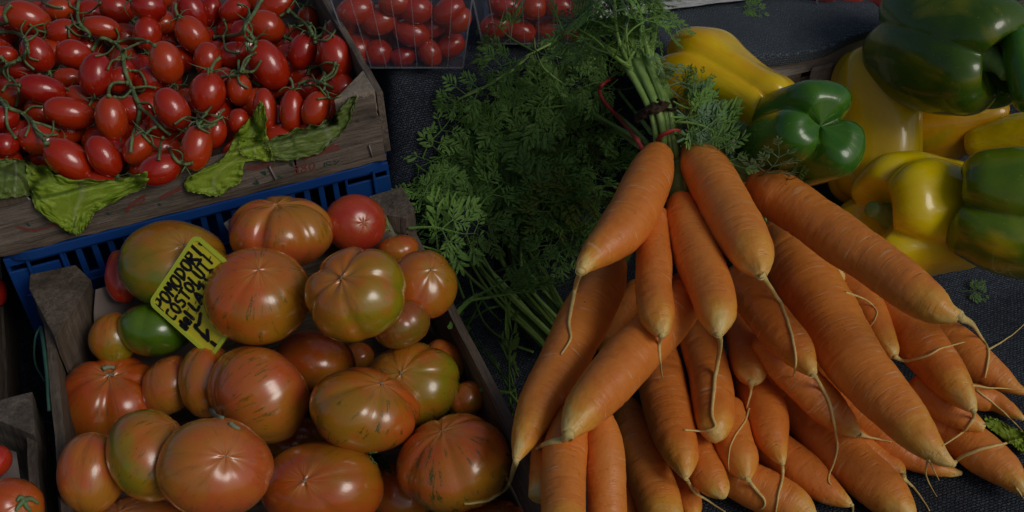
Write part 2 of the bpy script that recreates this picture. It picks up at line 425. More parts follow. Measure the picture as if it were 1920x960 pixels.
# ------------------------------------------------------------------ resting solver: things sink along the view until they touch what lies below
SP = np.zeros((0, 3)); SR = np.zeros(0)
def solid_spheres(P, R):
    global SP, SR
    SP = np.vstack([SP, np.array([tuple(p) for p in P])]); SR = np.concatenate([SR, np.array(R)])
BOX = [None]
def bad(P, R, tol, fl, fz):
    for p, r in zip(P, R):
        if BOX[0]:
            a_, b_ = p.dot(AX), p.dot(BX)
            if b_+r*.97 > BOX[0][1] or a_+r*.75 > BOX[0][0]: return True
        if p.z-r*.9 < (max(floor_z(p.x, p.y), fz) if fl else fz): return True
        if len(SR):
            d2 = ((SP-np.array((p.x, p.y, p.z)))**2).sum(1)
            if (d2 < (tol*(SR+r))**2).any(): return True
    return False
def drop(fn, tol=.9, fl=True, fz=-1, z=.40, step=.002, lift=0):
    while bad(*fn(z), tol, fl, fz) and z < .55: z += .01
    while z > -.02:
        P, R = fn(z-step)
        if bad(P, R, tol, fl, fz): break
        z -= step
    return z+lift
DG = [None]
def refresh():
    bpy.context.view_layer.update(); DG[0] = bpy.context.evaluated_depsgraph_get()
def hit_t(px, py):
    d = ray(px, py); dn = d.normalized()
    ok, loc, nrm, idx, ob, mt = SC.ray_cast(DG[0], CP+dn*.05, dn)
    return (loc-CP).dot(FW) if ok else 1.6
def drape(pts, r, taut=2, lift=0.0):
    """pts: image points; returns world points lying on whatever is below, just clear of it"""
    T = [hit_t(px, py)-r*1.0-lift for px, py in pts]
    for _ in range(taut*8):
        for i in range(1, len(T)-1): T[i] = min(T[i], (T[i-1]+T[i+1])/2+.0006)
        if len(T) > 2:
            T[0] = min(T[0], T[1]+.01); T[-1] = min(T[-1], T[-2]+.01)
    return [at_t(px, py, t) for (px, py), t in zip(pts, T)]

# ================================================================== SETTING: net cloth on the stall
def gridmesh(fn, nx, ny):
    v = []; f = []; g = []
    for j in range(ny+1):
        for i in range(nx+1):
            p, q = fn(i/nx, j/ny); v.append(p); g.append(q)
    for j in range(ny):
        for i in range(nx):
            a = j*(nx+1)+i; f.append((a, a+1, a+nx+2, a+nx+1))
    return v, f, g
mb = MB()
def cf(u, v):
    a = lerp(-.7, 1.5, u); b = lerp(.05, 2.0, v*v*.5+v*.5); p = AX*a+BX*b
    z = floor_z(p.x, p.y)-.002
    return Vector((p.x, p.y, z)), (a*1.0+z*.3, b+z*.8, 0)
v, f, g = gridmesh(cf, 260, 260); mb.add(v, f, gc=g)
ground = mb.build('table_cloth', M['cloth']); tag(ground, 'black knitted net cloth spread over the market stall under everything', 'cloth', kind='structure')

# ================================================================== CRATES
def wboard(mb, a0, a1, b0, b1, z0, z1, along='a', seed=0, rough=.0012, sag=0):
    """a plank in crate axes with slightly ragged edges"""
    r = random.Random(seed); n = 26; v = []; gc = []
    for i in range(n+1):
        t = i/n
        e = [r.uniform(-rough, rough) for _ in range(4)]
        s_ = sag*sin(pi*t)
        if along == 'a': c = [(lerp(a0, a1, t), b, z) for b in (b0, b1) for z in (z0+e[0]+s_, z1+e[1]+s_)]
        elif along == 'b': c = [(a, lerp(b0, b1, t), z) for a in (a0, a1) for z in (z0+e[0]+s_, z1+e[1]+s_)]
        else: c = [(a+e[0], b+e[1], lerp(z0, z1, t)) for a in (a0, a1) for b in (b0, b1)]
        for p in c:
            v.append(p)
            L = {'a': (p[0], p[1], p[2]), 'b': (p[1], p[0], p[2]), 'z': (p[2], p[0], p[1])}[along]
            gc.append(tuple(x+seed*.37 for x in L))
    f = []
    for i in range(n):
        k = i*4
        f += [(k, k+1, k+5, k+4), (k+3, k+2, k+6, k+7), (k+1, k+3, k+7, k+5), (k+2, k, k+4, k+6)]
    f += [(0, 2, 3, 1), (n*4, n*4+1, n*4+3, n*4+2)]
    mb.add(v, f, gc=gc)
def post(mb, pts, z0, z1, seed=0):
    """triangular corner post: pts in crate axes"""
    r = random.Random(seed); n = 14; v = []; gc = []; m = len(pts)
    for i in range(n+1):
        for (a, b) in pts:
            z = lerp(z0, z1, i/n) + (r.uniform(-.002, .002) if i == n else 0)
            v.append((a+r.uniform(-.0006, .0006), b+r.uniform(-.0006, .0006), z)); gc.append((z+seed, a, b))
    f = [tuple(range(m))[::-1], tuple(n*m+k for k in range(m))]
    for i in range(n):
        for k in range(m): a = i*m+k; b_ = i*m+(k+1) % m; f.append((a, b_, b_+m, a+m))
    mb.add(v, f, gc=gc)
RZ = Matrix.Rotation(YAW, 3, 'Z')
TILT = .045
def crate(name, label, a0, a1, b0, b1, z0, z1, group, boards, posts, tilt=False):
    e = empty(name, AB((a0+a1)/2, (b0+b1)/2, z0+(TILT*((a0+a1)/2+.13) if tilt else 0)), RZ @ Matrix.Rotation(-TILT, 3, 'Y') if tilt else RZ)
    bpy.context.view_layer.update()
    off = e.matrix_world.inverted()
    tag(e, label, 'crate', group)
    def bd(nm, m_, fn):
        q = MB(); fn(q)
        q.v = [Vector(p)-Vector(((a0+a1)/2, (b0+b1)/2, z0)) for p in q.v]
        return q.build(nm, m_, e, smooth=False, bevel=.0006)
    for k, (nm, m_, args) in enumerate(boards): bd(nm, m_, lambda q: wboard(q, *args[:6], along=args[6], seed=k+len(name)+int(abs(a0)*100), rough=args[7] if len(args) > 7 else .0012))
    for k, (pts, pz0, pz1, m_) in enumerate(posts): bd('corner_post', m_, lambda q: post(q, pts, pz0, pz1, k))
    return e, bd
W, WL, WE = M['wood'], M['wood_light'], M['wood_edge']
# lower crate with the big tomatoes
low, low_bd = crate('wooden_crate', 'weathered wooden crate full of big ribbed tomatoes, in front of the blue crate', -.108, .197, .27, .765, 0, .12, 'wooden fruit crates', [
    ('side_board', W, (.190, .197, .27, .76, .062, .120, 'b')), ('side_board', W, (.190, .197, .27, .76, .006, .056, 'b')),
    ('side_board', W, (-.108, -.101, .27, .75, .062, .120, 'b', .002)), ('side_board', W, (-.108, -.101, .27, .75, .006, .056, 'b')),
    ('end_board', W, (-.100, .189, .755, .762, .05, .105, 'a')), ('end_board', W, (-.100, .189, .755, .762, .004, .045, 'a')),
    ('base_board', W, (-.100, .189, .27, .36, 0, .004, 'a')), ('base_board', W, (-.100, .189, .37, .46, 0, .004, 'a')), ('base_board', W, (-.100, .189, .47, .56, 0, .004, 'a')),
    ('base_board', W, (-.100, .189, .57, .66, 0, .004, 'a')), ('base_board', W, (-.100, .189, .67, .754, 0, .004, 'a'))],
    [([(-.114, .757), (-.112, .772), (-.078, .772), (-.068, .750), (-.0995, .690)], 0, .131, W), ([(.158, .754), (.170, .770), (.200, .772), (.200, .735), (.190, .728)], 0, .138, WL)])
# upper wooden crate on the blue one
up, up_bd = crate('wooden_crate', 'printed wooden crate of red plum tomatoes, standing on the blue crate', -.13, .197, .785, 1.26, .15, .21, 'wooden fruit crates', [
    ('front_board', WL, (-.132, .112, .783, .7875, .152, .190, 'a', .0008)), ('front_board', WL, (.1135, .190, .783, .7875, .152, .191, 'a', .0008)),
    ('lower_slat', W, (-.130, .190, .779, .7825, .150, .1555, 'a', .001)),
    ('side_board', WL, (.191, .197, .789, 1.25, .152, .212, 'b', .0012)), ('side_board', W, (-.136, -.130, .789, 1.25, .152, .205, 'b')),
    ('back_board', W, (-.13, .19, 1.25, 1.255, .152, .205, 'a')), ('base_board', W, (-.129, .190, .79, 1.25, .151, .155, 'a'))],
    [([(.155, .789), (.190, .789), (.190, .825)], .156, .213, WE), ([(-.129, .789), (-.095, .789), (-.129, .825)], .156, .212, W)], tilt=True)
up_bd('post_face', WL, lambda q: wboard(q, .155, .189, .7878, .7888, .19, .211, along='a', seed=9, rough=.0015))
# crates at the far left edge
lef, _ = crate('wooden_crate', 'wooden crate with grey paper at the bottom left edge of the photo', -.42, -.122, .20, .655, 0, .11, 'wooden fruit crates', [
    ('side_board', W, (-.129, -.122, .20, .645, .05, .108, 'b', .002)), ('end_board', W, (-.415, -.13, .648, .655, .045, .10, 'a')),
    ('base_board', W, (-.415, -.13, .20, .645, 0, .004, 'a'))],
    [([(-.165, .656), (-.122, .656), (-.122, .61)], 0, .112, WL)])
lef2, _ = crate('wooden_crate', 'shadowed wooden crate half out of view at the middle of the left edge', -.46, -.155, .665, 1.1, 0, .11, 'wooden fruit crates', [
    ('side_board', W, (-.160, -.153, .668, 1.09, .06, .118, 'b', .002)), ('side_board', W, (-.160, -.153, .668, 1.09, .0, .05, 'b', .002)), ('end_board', W, (-.45, -.165, .663, .669, .03, .09, 'a'))],
    [([(-.165, .672), (-.200, .672), (-.165, .71)], 0, .12, W)])

# blue plastic crate
be = empty('plastic_crate', AB(.035, .786, TILT*.165), RZ @ Matrix.Rotation(-TILT, 3, 'Y'))
tag(be, 'blue slotted plastic crate under the printed wooden crate', 'crate')
def bb(nm, boxes, bev=.0008):
    q = MB()
    for lo, hi in boxes: q.box([lo[0]-.035, lo[1]-.80, lo[2]], [hi[0]-.035, hi[1]-.80, hi[2]])
    return q.build(nm, M['blue'], be, smooth=False, bevel=bev)
a0, a1 = -.128, .203; bf = .80
bars = [((a0+.004, bf, .1335), (a1-.004, bf+.003, .142)), ((a0+.004, bf+.0004, .098), (a1-.004, bf+.0034, .108)), ((a0+.004, bf, .055), (a1-.004, bf+.003, .066)), ((a0+.004, bf, .0), (a1-.004, bf+.003, .03)),
        ((a0+.010, bf-.002, .1005), (a1-.010, bf-.0002, .103))]
a = a0+.045
while a < a1-.045:
    bars.append(((a, bf+.0006, .03), (a+.0052, bf+.0026, .1335))); a += .0128
bars += [((a0+.004, bf+.0002, .03), (a0+.044, bf+.0028, .128)), ((a1-.043, bf+.0002, .03), (a1-.004, bf+.0028, .128))]
bb('front_wall', bars)
bb('rib', [((a0+.02, bf-.004, .02), (a0+.0225, bf-.0004, .140))]); bb('rib', [((a0+.046, bf-.004, .02), (a0+.0485, bf-.0004, .140))])
bb('rib', [((a1-.020, bf-.004, .02), (a1-.0175, bf-.0004, .140))]); bb('rib', [((a1-.045, bf-.004, .02), (a1-.0425, bf-.0004, .140))])
def rimpath(z):
    # rounded front corners, lip running back along both sides
    pts = []
    R = .03
    for k in range(9): t = pi+ k/8*pi/2; pts.append((a0+R+R*cos(t), bf-.008+R+R*sin(t)))
    for k in range(9): t = 1.5*pi + k/8*pi/2; pts.append((a1-R+R*cos(t), bf-.008+R+R*sin(t)))
    return [(a0, 1.25)] + pts + [(a1, 1.25)]
q = MB(); rp = rimpath(0); v = []; n = len(rp)
for (x, y) in rp:
    cx, cy = .035, 1.0
    dx, dy = cx-x, cy-y; L = sqrt(dx*dx+dy*dy); dx, dy = dx/L*.007, dy/L*.007
    for (p, z) in (((x, y), .1405), ((x, y), .1495), ((x+dx, y+dy), .1495), ((x+dx, y+dy), .1405)): v.append((p[0]-.035, p[1]-.80, z))
f = []
for i in range(n-1):
    for k in range(4): f.append((i*4+k, i*4+(k+1) % 4, i*4+4+(k+1) % 4, i*4+4+k))
f += [(0, 1, 2, 3), ((n-1)*4+3, (n-1)*4+2, (n-1)*4+1, (n-1)*4)]
q.add(v, f); q.build('rim', M['blue'], be, smooth=False, bevel=.0008)
bb('side_wall', [((a1-.006, bf+.004, 0), (a1-.003, 1.25, .134))]); bb('side_wall', [((a0+.003, bf+.004, 0), (a0+.006, 1.25, .134))])
bb('back_wall', [((a0+.007, 1.247, 0), (a1-.007, 1.25, .134))]); bb('base', [((a0+.007, bf+.004, .001), (a1-.007, 1.246, .004))])

# paper liners
def sheet(name, rows, mat, parent=None, solid=.0004, label=None, cat=None, group=None, n=6, kind=None):
    """rows of world points -> smooth curved sheet"""
    R = [catmull([tuple(p) for p in r], n) for r in rows]
    cols = list(zip(*R)); cols = [catmull(list(c), n) for c in cols]
    nx = len(cols); ny = len(cols[0]); v = [Vector(c[j]) for c in cols for j in range(ny)]
    lp = [((i/(nx-1)*2-1), j/(ny-1), 0) for i in range(nx) for j in range(ny)]
    f = [(i*ny+j, (i+1)*ny+j, (i+1)*ny+j+1, i*ny+j+1) for i in range(nx-1) for j in range(ny-1)]
    q = MB(); q.add(v, f, lp=lp)
    org = sum(v, Vector())/len(v)
    o = q.build(name, mat, solid=solid, local=Matrix.Translation(org))
    if parent: wparent(o, parent)
    if label: tag(o, label, cat, group, kind)
    return o
sheet('paper_liner', [[AB(-.066, .742, .126), AB(-.045, .747, .122), AB(-.0, .748, .112)], [AB(-.074, .725, .10), AB(-.04, .738, .09), AB(-.0, .742, .08)], [AB(-.070, .68, .075), AB(-.05, .69, .05), AB(-.0, .70, .05)]],
      M['paper'], label='crumpled brown paper liner behind the green tomato in the left corner of the tomato crate', cat='paper')
sheet('paper_liner', [[AB(.146, .742, .142), AB(.168, .742, .142), AB(.178, .738, .128)], [AB(.15, .738, .12), AB(.17, .73, .11), AB(.184, .70, .10)], [AB(.15, .72, .06), AB(.17, .71, .06), AB(.186, .65, .07)]],
      M['paper'], label='grey paper liner beside the right corner post of the big tomato crate', cat='paper')
sheet('paper_liner', [[AB(-.20, .63, .115), AB(-.165, .62, .118), AB(-.135, .60, .112)], [AB(-.20, .52, .10), AB(-.165, .52, .105), AB(-.132, .52, .10)], [AB(-.20, .40, .06), AB(-.16, .40, .06), AB(-.131, .40, .06)]],
      M['paper'], label='pointed grey paper sheet in the crate at the bottom left edge', cat='paper')
sheet('paper_scrap', [[px_b(22, 384, .80), px_b(50, 368, .81)], [px_b(42, 404, .795), px_b(75, 388, .80)]], M['paper_white'], label='folded pale paper scrap under the left lettuce leaf', cat='paper')
sheet('paper_scrap', [[px_b(418, 420, .794), px_b(450, 395, .794)], [px_b(430, 436, .793), px_b(455, 425, .793)]], M['paper_white'], label='torn white paper scrap caught in the blue crate slots above the tomatoes', cat='paper')

# collision: crate board tops as strings of small spheres
for k in range(60):
    b = .27+k*.0082; solid_spheres([AB(.194, b, .113)], [.0065]); solid_spheres([AB(-.105, b, .113)], [.0065])
for k in range(40): solid_spheres([AB(-.13+k*.0082, .787, .183+TILT*k*.0082)], [.006])

# ================================================================== TOMATOES
def lump(n_ribs, rib, phase, seed, oblate=.82, dimple=.22, stretch=1.0, wob=.05, seg=64, rings=40):
    """unit oblate ribbed fruit, axis +Z (scar up); returns verts, faces, lp"""
    v = []; lp = []
    for i in range(rings+1):
        th = pi*i/rings
        for k in range(seg):
            ph = 2*pi*k/seg
            u = Vector((sin(th)*cos(ph), sin(th)*sin(ph), cos(th)))
            w_ = noise.noise(u*1.1+Vector((seed*7.7, seed*3.1, 1)))
            fold = abs(cos((ph*n_ribs+phase+1.6*noise.noise(Vector((cos(ph), sin(ph), seed*2.3))))/2))
            groove = (1-fold)**2.2
            kk = (sin(th)**.8)*(.35+.65*max(0, cos(th*.85)))*(1.0)
            amp = .6+.8*(noise.noise(Vector((cos(ph)*1.3, sin(ph)*1.3, seed*5.1)))+.3)
            r = 1-rib*groove*kk*max(.15, amp)+wob*w_
            z = cos(th)*oblate*r
            z -= dimple*exp(-(th/.42)**2)*(1+.25*cos(ph*n_ribs+phase))
            z += dimple*.5*exp(-((pi-th)/.4)**2)
            v.append(Vector((u.x*r*stretch, u.y*r, z))); lp.append((u.x, u.y, u.z))
    f = []
    for i in range(rings):
        for k in range(seg):
            a = i*seg+k; b = i*seg+(k+1) % seg; f.append((a, a+seg, b+seg, b))
    return v, f, lp
def frame_from(axis, roll=0):
    z = Vector(axis).normalized(); x = Vector((1, .13, .2)); x = (x-z*x.dot(z)).normalized(); y = z.cross(x)
    return Matrix((x, y, z)).transposed() @ Matrix.Rotation(roll, 3, 'Z')

COL = {  # main, second, third (towards the bottom)
 'orange': ((.60, .115, .014), (.56, .16, .014), (.42, .20, .010)),
 'pink': ((.60, .120, .028), (.58, .165, .022), (.50, .20, .016)),
 'olive': ((.40, .19, .010), (.46, .16, .012), (.17, .19, .006)),
 'yolive': ((.56, .15, .014), (.46, .21, .012), (.28, .25, .007)),
 'green': ((.075, .17, .006), (.11, .20, .008), (.06, .15, .006)),
 'red': ((.55, .022, .010), (.52, .045, .012), None),
 'redpink': ((.50, .040, .018), (.54, .075, .018), None),
 'deep': ((.56, .085, .010), (.52, .115, .012), (.42, .17, .010)),
 'brown': ((.36, .075, .015), (.30, .11, .012), (.22, .14, .010))}
BIG = 'big ribbed tomatoes in the wooden crate'
# px,py,rx,ry, scar px,py (None hidden), colour, ribs, rib depth, streak, floor z, tol, label
TOMS = [
 (672,668,30,27,None,'pink',5,.05,.0,.03,'small sliver of orange tomato peeking between two big ones in the crate centre'),
 (385,640,32,30,None,'pink',5,.05,.0,.03,'pinkish tomato peeking out just under the lower corner of the yellow sign'),
 (745,470,40,30,None,'orange',5,.06,.2,.05,'dull orange tomato half hidden under the round red one by the corner post'),
 (232,518,34,50,None,'red',5,.20,.0,.05,'red ribbed tomato squeezed left of the olive tomato with the yellow sign'),
 (832,678,40,42,None,'orange',5,.06,.3,.03,'orange tomato hidden behind the green streaked one at the right board'),
 (875,748,34,34,None,'orange',6,.08,.2,.03,'small orange tomato wedged against the right board below the green streaked one'),
 (555,826,60,46,None,'brown',6,.06,.5,.02,'shaded brown tomato deep below the pink ribbed one'),
 (752,925,62,56,None,'deep',5,.05,.0,.02,'red orange tomato deep in the gap between the two large front tomatoes'),
 (930,992,75,54,(930,955),'deep',7,.08,.9,.03,'orange tomato cut by the bottom edge beside the right crate board'),
 (214,634,46,48,None,'yolive',5,.06,.5,.10,'yellowish olive tomato beside the brown paper, left of the small green one'),
 (329,498,103,86,(348,455),'olive',6,.05,.25,.06,'largest olive green tomato with the yellow price sign leaning on it'),
 (665,419,60,55,(683,418),'redpink',4,.02,.1,.06,'round smooth red tomato next to the right corner post'),
 (527,436,97,70,(520,372),'pink',6,.22,.5,.06,'lobed orange pink tomato at the back against the blue crate'),
 (795,533,63,65,(811,502),'orange',5,.05,.5,.06,'orange tomato with faint star mark at the right edge below the corner post'),
 (753,606,54,48,None,'brown',5,.07,.6,.06,'shiny brown tomato with a cracked pale scar under the yellow olive one'),
 (292,618,68,51,None,'green',4,.10,.0,.07,'small smooth dark green tomato under the yellow sign'),
 (213,750,98,87,(203,690),'deep',5,.13,.5,.05,'large deep orange tomato with a dry stem stub at the left board'),
 (320,722,52,56,None,'pink',5,.05,.3,.06,'pink tomato tucked left of the narrow orange one'),
 (388,714,52,69,None,'pink',5,.06,.5,.06,'narrow orange pink tomato leaning on the left of the pink ribbed one'),
 (591,677,76,60,None,'deep',5,.03,.3,.06,'plain smooth orange tomato just below the two biggest ones'),
 (772,720,90,80,(748,695),'yolive',6,.08,1.0,.05,'green shouldered tomato with dark streaks and star scar near the right board'),
 (172,887,62,76,None,'pink',5,.06,.4,.05,'pink orange tomato at the bottom left against the left board'),
 (282,853,80,86,(330,790),'yolive',5,.05,.8,.05,'brown olive tomato with faint streaks between two pink ones at bottom left'),
 (247,1012,104,82,(215,955),'pink',6,.05,.5,.05,'orange pink tomato cut by the bottom edge at lower left'),
 (666,552,95,90,(630,510),'yolive',5,.14,.3,.08,'large yellow olive tomato with scarred skin in the middle of the heap'),
 (485,741,94,92,(412,790),'pink',5,.10,.8,.07,'pink ribbed tomato with dark stem stub in the centre of the crate'),
 (405,876,107,93,(428,852),'pink',6,.03,.35,.06,'big round pink orange tomato with star scar in the front row'),
 (603,914,116,86,(563,898),'deep',5,.03,.35,.06,'big orange tomato with star scar cut by the bottom edge at centre'),
 (685,768,104,81,(722,712),'orange',5,.09,1.2,.08,'olive orange tomato with dark green streaks and small pale scar near the centre'),
 (851,868,108,93,(823,800),'orange',6,.08,1.2,.07,'streaked green and orange tomato touched by the long carrot root'),
 (485,555,100,92,(485,500),'orange',5,.03,.9,.11,'orange tomato on top with dark cross shaped cracks, right of the yellow sign'),
]
TOBJ = {}
GD = {24: (.9, -.5, .2), 28: (-.3, -.1, .8), 20: (.9, -.1, .2), 10: (-.5, -.6, .4), 30: (.7, -.7, .2), 12: (.6, .6, .5), 13: (.9, .3, .3), 16: (-.2, -.9, .1), 22: (-.9, -.5, .1), 29: (.6, -.8, .1), 26: (-.9, .1, .1), 27: (.6, .7, .1), 18: (-.7, -.4, .2)}
def tomato(k, T, group=BIG, fz=None, name='ribbed_tomato', cat='tomato'):
    px, py, rx, ry, scar, colr, nr, rib, streak, z0, label = T
    t_of = lambda z: t_z(px, py, z)
    rr = (rx*.55+ry*.45)*.90
    z = drop(lambda z: ([at_z(px, py, z)], [rr*t_of(z)/F]), tol=.86, fl=False, fz=z0-.01)
    t = t_of(z); Rw = rx*t/F
    c = at_z(px, py, z)
    ax = Vector((.15, .55, .82)) if scar is None else Vector(((scar[0]-px)/rx, -(scar[1]-py)/ry, 0))
    if scar is None: ax = Vector((sin(k*2.1)*.5, .75, .15+.1*cos(k)))
    else:
        q = ax.x**2+ax.y**2
        if q > .92: ax = ax*(.92/q)**.5; q = .92
        ax.z = sqrt(1-q)
    v, f, lp = lump(nr, rib*1.35, k*1.7, k*.61+.3, oblate=.84, dimple=.045 if rib < .12 else .13)
    Fm = frame_from(ax, k*1.3); v = [Fm @ p for p in v]
    ex = max(abs(p.x) for p in v); ey = max(p.y for p in v); ey2 = -min(p.y for p in v)
    cx = (max(p.x for p in v)+min(p.x for p in v))/2; cy = (max(p.y for p in v)+min(p.y for p in v))/2
    ex = (max(p.x for p in v)-min(p.x for p in v))/2; ey = (ey+ey2)/2
    v = [Vector(((p.x-cx)/ex*Rw, (p.y-cy)/ey*ry*t/F, p.z*Rw*.97)) for p in v]
    cc = COL[colr]
    q = MB(); q.add(v, f, lp=lp)
    m = mat_tomato('tomato_skin_'+str(k), cc[0], cc[1], streak, k+1, cc[2], gd=tuple(Fm.transposed() @ Vector(GD.get(k, (.35, -.75, .25))).normalized()), rough=.19+.05*((k*7) % 3)/2)
    Mx = Matrix.Translation(c) @ basis(px, py).to_4x4()
    o = q.build(name, m, matrix=Mx); tag(o, label, cat, group)
    solid_spheres([c, c+basis(px, py) @ Vector((rx-ry, 0, 0))*t/F*.8, c-basis(px, py) @ Vector((rx-ry, 0, 0))*t/F*.8] if rx > ry else [c], [min(rr, ry*.97)*t/F]*3 if rx > ry else [rr*t/F])
    if scar is not None and ax.z > .25:
        # small dry star at the stem end, sunk in the dimple
        pole = v[0]; nrm = (Fm @ Vector((0, 0, 1))).normalized(); s_ = MB(); r = random.Random(k)
        x = frame_from(nrm)
        sc = Rw*(.055 if k != 16 else .10)
        ring = []; N = 10
        for j in range(N):
            a = 2*pi*j/N; rad = sc*(1.0 if j % 2 else .4)*r.uniform(.7, 1.2)
            ring.append(pole+x @ Vector((cos(a)*rad, sin(a)*rad, .05*sc+.0002)))
        s_.add([pole+nrm*sc*.35]+ring+[p-nrm*sc*.8 for p in ring], [(0, 1+j, 1+(j+1) % N) for j in range(N)]+[(1+j, 1+N+j, 1+N+(j+1) % N, 1+(j+1) % N) for j in range(N)])
        s_.build('stem_scar', M['scar'], o, smooth=False)
    TOBJ[k] = (o, c, z, t)
    return o
# far-left strays
tomato(40, (22,950,58,54,(45,938),'deep',5,.04,.0,.125,'orange tomato with green calyx at the bottom left corner of the photo'), group='tomatoes at the left edge')
tomato(41, (-14,868,34,34,None,'red',4,.02,.0,.13,'red tomato sliver at the left edge above the orange one'), group='tomatoes at the left edge')
tomato(42, (-12,548,24,30,None,'red',4,.02,.0,.08,'red tomato sliver at the left edge beside the blue crate'), group='tomatoes at the left edge')
BOX[0] = (.190, .757)
for k, T in enumerate(TOMS[:-1]): tomato(k, T)

# ------------------------------------------------------------------ the yellow price sign
# corners in the picture: top left, top right, bottom left of the written side
def sign():
    z0, t0 = TOBJ[10][2], TOBJ[10][3]
    tt = TOBJ[10][3] - 103*t0/F*.97
    tl = at_t(279, 568, tt+.012); tr = at_t(367, 437, tt-.004); bl = at_t(418, 645, tt-.002)
    u = (tr-tl); v = (bl-tl); W_ = u.length; n = u.cross(v).normalized()
    if n.dot(CP-tl) < 0: n = -n
    v = (v-u*(v.dot(u)/u.dot(u))); Hh = v.length
    u.normalize(); v.normalize()
    R = Matrix((u, -v, n)).transposed(); org = tl+u*W_/2+v*Hh/2
    e = empty('price_sign', org, R); tag(e, 'yellow plastic price sign handwritten in black leaning on the olive tomato', 'price sign')
    def rr(w_, h_, r): 
        P = []
        for cx, cy, a0 in ((w_/2-r, h_/2-r, 0), (-w_/2+r, h_/2-r, 90), (-w_/2+r, -h_/2+r, 180), (w_/2-r, -h_/2+r, 270)):
            for k in range(6): a = radians(a0+k*18); P.append((cx+r*cos(a), cy+r*sin(a)))
        return P
    q = MB(); q.prism(rr(W_, Hh, .006), -.0008, .0004); q.build('plate', M['sign'], e, smooth=False)
    q = MB(); A, B = rr(W_, Hh, .006), rr(W_-.006, Hh-.006, .004); N = len(A)
    v_ = [(x, y, z) for P, z in ((A, -.0009), (A, .0014), (B, .0014), (B, .0005)) for x, y in P]
    f_ = [(l*N+k, l*N+(k+1) % N, (l+1)*N+(k+1) % N, (l+1)*N+k) for l in range(3) for k in range(N)]
    q.add(v_, f_); q.build('rim', M['sign_rim'], e, smooth=False)
    # handwriting: strokes in a unit letter box (x right, y up)
    L = {'P': [[(0,0),(.05,1)],[(.05,1),(.7,.95),(.75,.6),(.1,.45)]], 'O': [[(.4,1),(.05,.7),(.1,.2),(.45,0),(.8,.3),(.75,.8),(.4,1)]],
         'M': [[(0,0),(.1,1),(.45,.35),(.8,1),(.9,0)]], 'D': [[(.1,0),(.1,1),(.7,.75),(.75,.3),(.1,0)]], 'R': [[(0,0),(.05,1),(.65,.9),(.6,.55),(.1,.5),(.8,0)]],
         'I': [[(.3,0),(.35,1)]], 'C': [[(.75,.95),(.2,.9),(.05,.4),(.3,.05),(.8,.1)]], 'S': [[(.75,.95),(.2,.95),(.15,.6),(.7,.45),(.65,.05),(.05,.05)]],
         'T': [[(0,.95),(.85,1)],[(.42,.97),(.4,0)]], 'L': [[(.15,1),(.1,.05),(.75,.05)]], 'U': [[(.05,1),(.1,.15),(.5,0),(.75,.2),(.8,1)]],
         'a': [[(.7,.6),(.3,.65),(.1,.3),(.35,0),(.7,.3),(.7,.6),(.75,0)]], 'd': [[(.7,.5),(.3,.6),(.1,.25),(.35,0),(.7,.25),(.75,1),(.75,0)]], 'l': [[(.3,1),(.35,0)]],
         'A': [[(0,0),(.45,1),(.85,0)],[(.2,.4),(.7,.4)]], 'Z': [[(.05,.95),(.8,.95),(.1,.05),(.8,.05)]], ' ': []}
    pen = {'ink': MB(), 'smudge': MB()}
    rnd = random.Random(4)
    def ribbon(P, w_, key='ink'):
        P = catmull([(x, y) for x, y in P], 4) if len(P) > 2 else P
        q = pen[key]; v_ = []
        for i, p in enumerate(P):
            a, b = P[max(i-1, 0)], P[min(i+1, len(P)-1)]; dx, dy = b[0]-a[0], b[1]-a[1]; Ln = sqrt(dx*dx+dy*dy) or 1
            ww = w_*rnd.uniform(.8, 1.15)
            nx, ny = -dy/Ln*ww/2, dx/Ln*ww/2
            zz = .00062+ribbon.k*.000004
            v_ += [(p[0]+nx, p[1]+ny, zz), (p[0]-nx, p[1]-ny, zz)]
        ribbon.k += 1
        q.add(v_, [(2*i, 2*i+1, 2*i+3, 2*i+2) for i in range(len(P)-1)])
        for p in (P[0], P[-1]):
            m_ = 8; q.add([(p[0]+cos(j/m_*2*pi)*w_/2, p[1]+sin(j/m_*2*pi)*w_/2, .00064+ribbon.k*.000004) for j in range(m_)], [tuple(range(m_))]); ribbon.k += 1
    ribbon.k = 0
    def text(s_, u0, u1, v0, v1, pw, key='ink', drift=0):
        n_ = len(s_); cw = (u1-u0)/n_
        for i, ch in enumerate(s_):
            for st in L[ch]:
                P = []
                for x, y in st:
                    U = u0+cw*(i+.08+x*.84); V = (v0+(v1-v0)*(1-y))+drift*(i/n_)+rnd.uniform(-.006, .006)
                    P.append(((U-.5)*W_, (.5-V)*Hh))
                ribbon(P, pw, key)
    text('POMODORI', .03, .93, .045, .20, .0025)
    text('COSTOLUTI', .03, .93, .235, .375, .0023, drift=-.01)
    text('dal', .04, .27, .42, .55, .0027); text('LAZIO', .30, .85, .40, .53, .0026)
    for k in range(16):   # smears
        U, V = rnd.uniform(.15, .9), rnd.uniform(.3, .6); ribbon([((U-.5)*W_, (.5-V)*Hh), ((U+.03-.5)*W_, (.5-V+.01)*Hh)], .0007, 'smudge')
    def zc(x, y):  # points read off the enlarged photograph of the sign -> sign axes
        dx, dy = x-80, y-580; U = (dx*340-dy*505)/370900; V = (dx*540+dy*315)/390700
        return ((U-.5)*W_, (.5-V)*Hh)
    ribbon([zc(485, 618), zc(480, 690), zc(452, 705), zc(520, 762), zc(562, 795)], .0032)
    ribbon([zc(548, 725), zc(562, 795)], .0028); ribbon([zc(590, 805), zc(640, 835)], .0030)
    ribbon([zc(428, 122), zc(445, 130)], .0018)
    pen['ink'].build('handwriting', M['ink'], e, smooth=False); pen['smudge'].build('smudge', M['smudge'], e, smooth=False)
sign()
